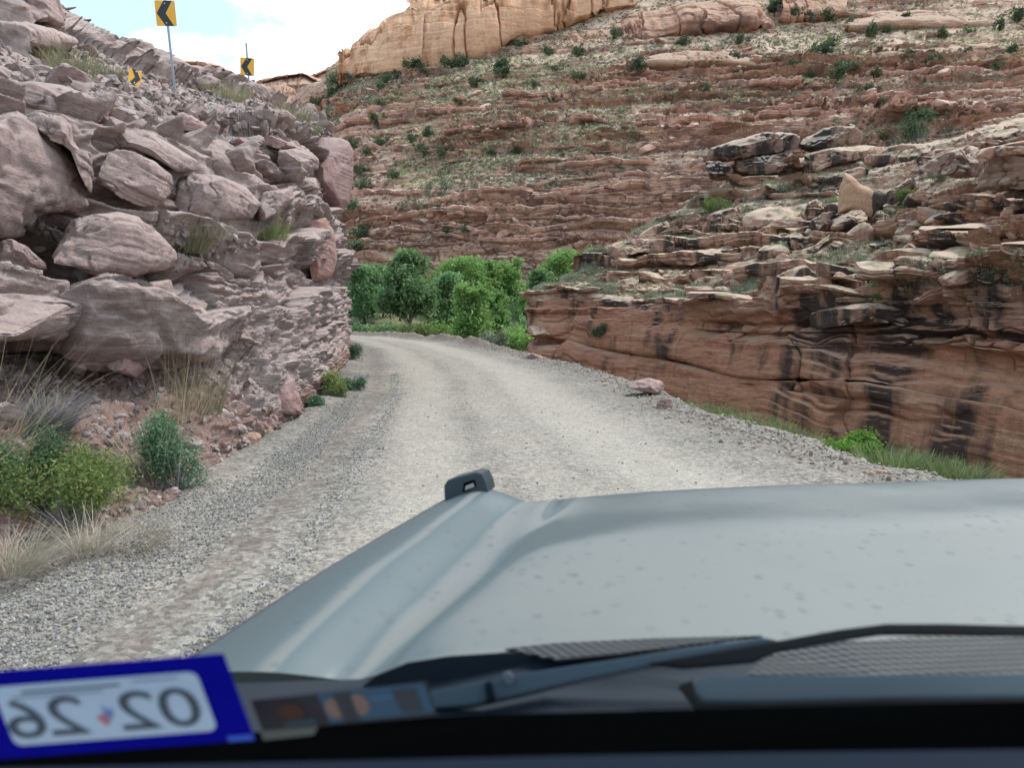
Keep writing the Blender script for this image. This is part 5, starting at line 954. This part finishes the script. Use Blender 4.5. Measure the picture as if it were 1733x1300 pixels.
Hd = np.array([[PZ(x, y, zc[k] - (.085 if k >= 5 and j == 0 else 0) - (.038 if k >= 5 and j == 1 else 0)) for k, (x, y) in enumerate(rw)] for j, rw in enumerate(HR)])
ax0 = Hd[0][0] - Hd[6][0]; sx0 = np.array([ax0[1], -ax0[0], 0]); sx0 /= np.linalg.norm(sx0)
for j in range(len(Hd)): Hd[j, 9] = Hd[j, 0] + sx0 * 2.0 + np.array([0, 0, .02])
fr = Hd[0] + np.array([.012, .045, -.05]); fr2 = Hd[0] + np.array([.015, .06, -.16]); Hd = np.concatenate([[fr2], [fr], Hd])
tu2 = np.linspace(0, len(Hd) - 1, 150); tv2 = np.linspace(0, 9, 240)
Hs = cr(cr(Hd, tu2).transpose(1, 0, 2), tv2).transpose(1, 0, 2)
link('hood', mesh_np('hood', Hs.reshape(-1, 3) - CL, grid_faces(150, 240), M['paint']), car)
edge = [PZ(x, y + 1, 1.168) - CL for x, y in [r_[0] for r_ in HR]]; edge = [edge[0] + np.array([.006, .02, -.01])] + edge
link('hood_seal', mesh_np('hood_seal', *limb(edge, [.009] * len(edge), 8), M['trimline']), car)
# body below the hood: fender side, front fascia, grille, headlamp, wheel
ax = Hd[2][0] - Hd[8][0]; ax = ax / np.linalg.norm(ax); sx = np.array([ax[1], -ax[0], 0]); sx /= np.linalg.norm(sx); fw = np.array([ax[0], ax[1], 0]); fw /= np.linalg.norm(fw)
c0 = Hd[2][0] - CL
def bp(s, f, z): return c0 * np.array([1, 1, 0]) + sx * s + fw * f + np.array([0, 0, z])
def fender(bm):
    arch = [bp(-.02, -.45 + .43 * math.cos(a), .40 + .43 * math.sin(a)) for a in np.linspace(math.pi, 0, 14)]
    prism(bm, [bp(-.02, -1.5, 1.13), bp(-.02, -1.5, .45), bp(-.02, -.95, .40)] + arch + [bp(-.02, .05, .45), bp(-.0, .05, 1.06), bp(.0, -.02, 1.13)], tuple(sx * .05))
bm_obj('fender', fender, M['paint'], car, None, False, .01)
bm_obj('front_fascia', lambda bm: prism(bm, [bp(0, .06, 1.06), bp(0, .06, .45), bp(0, -.2, .45), bp(0, -.02, 1.06)], tuple(sx * 2.0)), M['greyplastic'], car, None, False, .02)
hl = bm_obj('headlight', lambda bm: prism(bm, [bp(.06, .075, 1.0), bp(.34, .075, 1.0), bp(.34, .075, .86), bp(.06, .075, .88)], tuple(-fw * .03)), M['glasslamp'], car)
bm_obj('grille', lambda bm: [prism(bm, [bp(.4, .08, z), bp(1.6, .08, z), bp(1.6, .08, z + .03), bp(.4, .08, z + .03)], tuple(-fw * .03)) for z in (.72, .79, .86, .93, 1.0)], M['plastic'], car)
bm_obj('bumper', lambda bm: prism(bm, [bp(-.03, .14, .68), bp(-.03, .14, .46), bp(-.03, -.1, .46), bp(-.03, -.1, .68)], tuple(sx * 2.06)), M['plastic'], car, None, False, .03)
wh = bm_obj('wheel', lambda bm: cyl(bm, bp(-.03, -.45, .39), bp(.2, -.45, .39), .38, 40), M['tyre'], car, None, False, .03)
bm_obj('rim', lambda bm: (cyl(bm, bp(-.035, -.45, .39), bp(-.01, -.45, .39), .24, 30), [prism(bm, [bp(-.045, -.45 + .05 * math.cos(a + 1.5), .39 + .05 * math.sin(a + 1.5)), bp(-.045, -.45 + .05 * math.cos(a - 1.5), .39 + .05 * math.sin(a - 1.5)), bp(-.045, -.45 + .22 * math.cos(a), .39 + .22 * math.sin(a))], tuple(sx * .02)) for a in np.linspace(0, 6.28, 7)[:6]]), M['alloy'], wh)
# hood corner marker
def marker(bm):
    P0 = lambda x, y, d=2.10: P(x, y, d) - CL
    prism(bm, [P0(752, 852), P0(751, 822), P0(757, 813), P0(770, 808), P0(806, 799), P0(815, 801), P0(822, 815), P0(826, 832), P0(800, 846)], (.02, .07, -.004))
mk = bm_obj('hood_marker', marker, plain('marker_plastic', (.028, .042, .052), .4), car, None, False, .004)
bm_obj('marker_slot', lambda bm: prism(bm, [P(x, y, 2.094) - CL for x, y in [(783, 833), (785, 819), (803, 813), (806, 824)]], (0, .006, 0)), M['black'], mk)
bm_obj('marker_slot_inset', lambda bm: prism(bm, [P(x, y, 2.091) - CL for x, y in [(787, 830), (788, 823), (801, 818), (803, 824)]], (0, .006, 0)), plain('slot_pale', (.3, .3, .28), .5), mk)  # pale plate set inside the slot hole
# cowl, wiper, windshield base
def flat(name, px, D, mat, thick=(0, .006, -.01), parent=car, bevel=0):
    Dl = D if np.ndim(D) else [D] * len(px)
    return bm_obj(name, lambda bm: prism(bm, [P(x, y, d) - CL for (x, y), d in zip(px, Dl)], thick), mat, parent, None, False, bevel)
cw = flat('cowl_panel', [(300, 1160), (610, 1150), (700, 1128), (880, 1100), (1300, 1086), (1800, 1082), (1900, 1300), (1000, 1300), (250, 1300)], [1.06, 1.0, 1.0, .99, 1.0, 1.0, .70, .70, .70], M['plastic'])
flat('cowl_grille', [(855, 1098), (940, 1089), (1100, 1081), (1290, 1076), (1180, 1090), (1050, 1106), (940, 1116)], [.985, .985, .985, .985, .95, .93, .93], M['grille'], (0, .002, -.004), cw)
flat('cowl_grille', [(1262, 1142), (1300, 1108), (1420, 1088), (1560, 1076), (1760, 1072), (1780, 1142), (1500, 1148)], [.90, .96, .97, .98, .98, .87, .88], M['grille'], (0, .002, -.004), cw)
flat('cowl_recess', [(600, 1172), (640, 1142), (690, 1122), (760, 1111), (840, 1106), (900, 1108), (960, 1120), (880, 1152), (760, 1182)], .965, M['plastic'], (0, .01, -.01), cw)
wp = empty('wiper', P(730, 1180, .90) - CL); wp.parent = car
def wflat(name, px, D, mat, th=(0, .012, -.012), bev=.0): 
    o = flat(name, px, D, mat, th, wp, bev); o.location = -wp.location; return o
wflat('wiper_arm', [(716, 1174), (790, 1158), (850, 1146), (930, 1132), (1090, 1108), (1290, 1078), (1318, 1084), (1180, 1112), (1090, 1128), (980, 1152), (880, 1176), (800, 1194), (720, 1200)], .86, M['greyplastic'], (0, .012, -.012), .003)
wflat('wiper_hook', [(820, 1158), (830, 1152), (838, 1180), (824, 1186)], .852, M['plastic'])
wflat('wiper_joint', [(850, 1142), (862, 1136), (870, 1146), (866, 1160), (856, 1160)], .850, M['steel'], (0, .008, -.004), .002)
wflat('wiper_blade', [(1100, 1122), (1180, 1108), (1310, 1086), (1420, 1066), (1500, 1056), (1600, 1056), (1760, 1060), (1760, 1074), (1600, 1072), (1500, 1072), (1430, 1082), (1320, 1102), (1280, 1120), (1160, 1130)], .845, M['rubber'], (0, .014, -.01), .002)
b2 = flat('lower_wiper_blade', [(1168, 1166), (1180, 1150), (1210, 1142), (1290, 1142), (1500, 1142), (1760, 1140), (1760, 1180), (1500, 1184), (1280, 1190), (1190, 1190)], .76, M['greyplastic'], (0, .012, -.012), car, .003)
flat('blade_rubber', [(1150, 1160), (1172, 1152), (1180, 1190), (1280, 1192), (1760, 1182), (1760, 1192), (1280, 1204), (1180, 1200)], .755, M['rubber'], (0, .006, -.006), b2)
flat('windshield_frame', [(-60, 1258), (430, 1240), (560, 1228), (730, 1214), (900, 1208), (1300, 1198), (1800, 1186), (1800, 1420), (-60, 1420)], [.66] * 7 + [.60] * 2, M['black'], (0, .004, -.004))
dd = np.array([[(-250, 1306 - 0, .50), (500, 1291, .50), (1100, 1279, .50), (2000, 1268, .50)], [(-250, 1322, .47), (500, 1306, .47), (1100, 1293, .47), (2000, 1280, .47)], [(-250, 1480, .36), (500, 1470, .36), (1100, 1460, .36), (2000, 1450, .36)]], float)
Wd = P(dd[..., 0], dd[..., 1], dd[..., 2]); Wd = cr(cr(Wd, np.linspace(0, 2, 20)).transpose(1, 0, 2), np.linspace(0, 3, 30)).transpose(1, 0, 2)
link('dashboard', mesh_np('dashboard', Wd.reshape(-1, 3) - CL, grid_faces(20, 30), plain('dash_vinyl', (.0035, .009, .019), .7, 0, .08)), car)
# stickers on the inside of the windshield
def frame4(TL, TR, BL, D):
    a, b, c = (P(*q, D) for q in (TL, TR, BL)); X = b - a; Y = c - a; N = np.cross(X, Y); N /= np.linalg.norm(N)
    if N[1] > 0: N = -N
    return a, X, Y, N                     # N points to the driver
def card(name, fr_, poly, mat, lift, parent, th=.0004, label=None):
    a, X, Y, N = fr_; pts = [a + X * u + Y * v + N * lift - CL for u, v in poly]
    o = bm_obj(name, lambda bm: prism(bm, pts, tuple(-N * th)), mat, parent)
    if label: o['label'] = label
    return o
def rrect(u0, v0, u1, v1, ru, rv, k=5):
    out = []
    for cu, cv, a0 in ((u1 - ru, v0 + rv, -90), (u1 - ru, v1 - rv, 0), (u0 + ru, v1 - rv, 90), (u0 + ru, v0 + rv, 180)):
        for i in range(k): t = math.radians(a0 + 90 * i / (k - 1)); out.append((cu + ru * math.cos(t), cv + rv * math.sin(t)))
    return out
def oval(cu, cv, ru, rv, k=20): return [(cu + ru * math.cos(t), cv + rv * math.sin(t)) for t in np.linspace(0, 2 * np.pi, k, endpoint=False)]
f1 = frame4((-60, 1141), (378, 1107), (-1, 1286), .60)
M['stickerblue'] = plain('sticker_blue', (.002, .002, .19), .9, 0, .05); M['stickerwhite'] = plain('sticker_white', (.30, .38, .49), .6); M['ink'] = plain('sticker_ink', (.03, .045, .07), .6)
st = card('registration_sticker', f1, [(0, 0), (1, 0), (1, 1.0), (0, 1.0)], M['stickerblue'], 0, car, .0006, 'deep blue framed inspection sticker reading 02 26 in reverse')
lbx = card('sticker_label', f1, rrect(.085, .17, .875, .855, .035, .08), M['stickerwhite'], .0012, st)
def text_on(name, s, fr_, cu, cv, hv, parent, mat, lift, wscale=1.0, mirror=True, bold=.03):
    a, X, Y, N = fr_; cd = bpy.data.curves.new(name, 'FONT'); cd.body = s; cd.align_x = 'CENTER'; cd.align_y = 'CENTER'; cd.size = 1; cd.offset = 0; cd.extrude = .0
    tmp = bpy.data.objects.new(name, cd); COL.objects.link(tmp); bpy.context.view_layer.update()
    me = bpy.data.meshes.new_from_object(tmp.evaluated_get(bpy.context.evaluated_depsgraph_get())); bpy.data.objects.remove(tmp); me.materials.clear(); me.materials.append(mat)
    c = a + X * cu + Y * cv + N * lift - CL; h = hv * 1.4
    ux = X / np.linalg.norm(X) * np.linalg.norm(Y) * h * wscale * (-1 if mirror else 1); uy = -Y * h; uz = N * .01
    me.transform(Matrix(((ux[0], uy[0], uz[0], c[0]), (ux[1], uy[1], uz[1], c[1]), (ux[2], uy[2], uz[2], c[2]), (0, 0, 0, 1)))); return link(name, me, parent)
for ch, cu in (('0', .765), ('2', .60), ('2', .325), ('6', .165)): text_on('number', ch, f1, cu, .575, .45, lbx, M['ink'], .0022, 1.5)
red = plain('emblem_red', (.30, .10, .12), .6); blu = plain('emblem_blue', (.10, .14, .34), .6)
em = card('emblem', f1, [(.435, .60), (.47, .55), (.485, .66), (.465, .70)], red, .0018, lbx, .0002)
card('emblem_star', f1, [(.472, .46), (.49, .52), (.51, .50), (.503, .60), (.48, .64), (.472, .55)], blu, .0018, em, .0002)
card('barcode', f1, [(.19, .235), (.57, .235), (.57, .262), (.19, .262)], M['ink'], .0016, lbx, .0002)
card('fine_print', f1, [(.15, .30), (.50, .30), (.50, .312), (.15, .312)], M['ink'], .0016, lbx, .0002)
card('fine_print', f1, [(.62, .215), (.80, .215), (.80, .227), (.62, .227)], M['ink'], .0016, lbx, .0002)
card('hologram_strip', f1, [(.90, .93), (.998, .93), (.998, .995), (.90, .995)], plain('strip_blue', (.01, .06, .42), .5), .001, st, .0002)
f2 = frame4((424, 1186), (722, 1155), (444, 1238), .64)
st2 = card('service_sticker', f2, [(0, 0), (1, 0), (.99, 1.1), (0, 1.0)], plain('sticker_navy', (.002, .003, .012), .5), 0, car, .0006, 'narrow picture sticker with a red disc and a blue picture panel')
card('red_disc', f2, oval(.20, .47, .075, .29), plain('disc_red', (.03, .006, .004), .6), .0012, st2)
card('caption', f2, [(.14, .78), (.32, .76), (.32, .92), (.14, .94)], plain('caption_teal', (.012, .035, .05), .6), .0012, st2)
pc = card('picture_panel', f2, [(.38, .02), (.985, .02), (.985, .96), (.39, .96)], plain('picture_blue', (.015, .05, .095), .6), .0012, st2)
card('picture_shape', f2, oval(.445, .5, .05, .32), plain('picture_beige', (.13, .085, .07), .6), .002, pc)
card('picture_shape', f2, oval(.59, .46, .055, .33), plain('picture_pink', (.13, .08, .07), .6), .002, pc)
card('picture_shape', f2, [(.465, .05), (.56, .03), (.565, .95), (.48, .95)], plain('picture_dark', (.01, .016, .024), .6), .0024, pc)
card('picture_band', f2, [(.80, .12), (.93, .12), (.93, .86), (.81, .86)], plain('picture_slate', (.012, .02, .03), .6), .002, pc)
card('picture_band', f2, [(.66, .25), (.79, .25), (.79, .36), (.66, .36)], plain('picture_light', (.03, .08, .14), .6), .002, pc)
f3 = frame4((440, 1238), (540, 1228), (446, 1254), .645)
card('sticker_backing', f3, [(0, 0), (1, .0), (.85, .95), (0, 1)], plain('backing_tan', (.09, .10, .09), .7), 0, st2)
# ------------------------------------------------------------------ sky, sun, camera
w = bpy.data.worlds.new('World'); S.world = w; w.use_nodes = True; nt = w.node_tree; N_ = nt.nodes; L_ = nt.links
bg = N_['Background']; sky = N_.new('ShaderNodeTexSky'); sky.sky_type = 'NISHITA'; sky.sun_disc = False
SUN_EL, SUN_AZ = math.radians(58), math.radians(50)
sky.sun_elevation = SUN_EL; sky.sun_rotation = SUN_AZ; sky.air_density = 1.0; sky.dust_density = 1.5
tc = N_.new('ShaderNodeTexCoord'); mp = N_.new('ShaderNodeMapping'); mp.inputs['Scale'].default_value = (1, 1, 2.6); L_.new(tc.outputs['Generated'], mp.inputs[0])
no = N_.new('ShaderNodeTexNoise'); no.inputs['Scale'].default_value = 3.4; no.inputs['Detail'].default_value = 8; no.inputs['Roughness'].default_value = .58; no.inputs['Distortion'].default_value = .3; L_.new(mp.outputs[0], no.inputs['Vector'])
rp = N_.new('ShaderNodeValToRGB'); rp.color_ramp.elements[0].position = .47; rp.color_ramp.elements[0].color = (.12,) * 3 + (1,); rp.color_ramp.elements[1].position = .70; L_.new(no.outputs['Fac'], rp.inputs[0])
sc = N_.new('ShaderNodeVectorMath'); sc.operation = 'SCALE'; sc.inputs['Scale'].default_value = .05; L_.new(sky.outputs[0], sc.inputs[0])
mx = N_.new('ShaderNodeMix'); mx.data_type = 'RGBA'; L_.new(rp.outputs[0], mx.inputs[0]); ad = N_.new('ShaderNodeVectorMath'); ad.operation = 'ADD'; ad.inputs[1].default_value = (.08, .16, .20); L_.new(sc.outputs[0], ad.inputs[0]); L_.new(ad.outputs[0], mx.inputs[6]); mx.inputs[7].default_value = (.97, .98, 1.0, 1)
L_.new(mx.outputs[2], bg.inputs[0]); bg.inputs[1].default_value = 1.15
sl = bpy.data.lights.new('sun', 'SUN'); sl.energy = 1.6; sl.angle = math.radians(14); sl.color = (1, .95, .87)
so = bpy.data.objects.new('sun', sl); COL.objects.link(so)
sd = Vector((math.sin(SUN_AZ) * math.cos(SUN_EL), math.cos(SUN_AZ) * math.cos(SUN_EL), math.sin(SUN_EL))); so.rotation_euler = sd.to_track_quat('Z', 'Y').to_euler()
cd = bpy.data.cameras.new('camera'); co = bpy.data.objects.new('camera', cd); COL.objects.link(co); S.camera = co
cd.sensor_width = 36; cd.lens = F / 1733 * 36; cd.clip_end = 20000; cd.clip_start = .05
co.location = (0, 0, CAMZ); co.rotation_euler = (math.pi / 2 - PITCH, 0, 0)
cd.dof.use_dof = True; cd.dof.focus_distance = 18; cd.dof.aperture_fstop = cd.lens / 6.5
S.view_settings.view_transform = 'Standard'; S.view_settings.look = 'None'; S.view_settings.exposure = 1.22; S.view_settings.gamma = 1
S.render.engine = 'CYCLES'; S.cycles.use_denoising = True; S.cycles.max_bounces = 6; S.cycles.transparent_max_bounces = 8
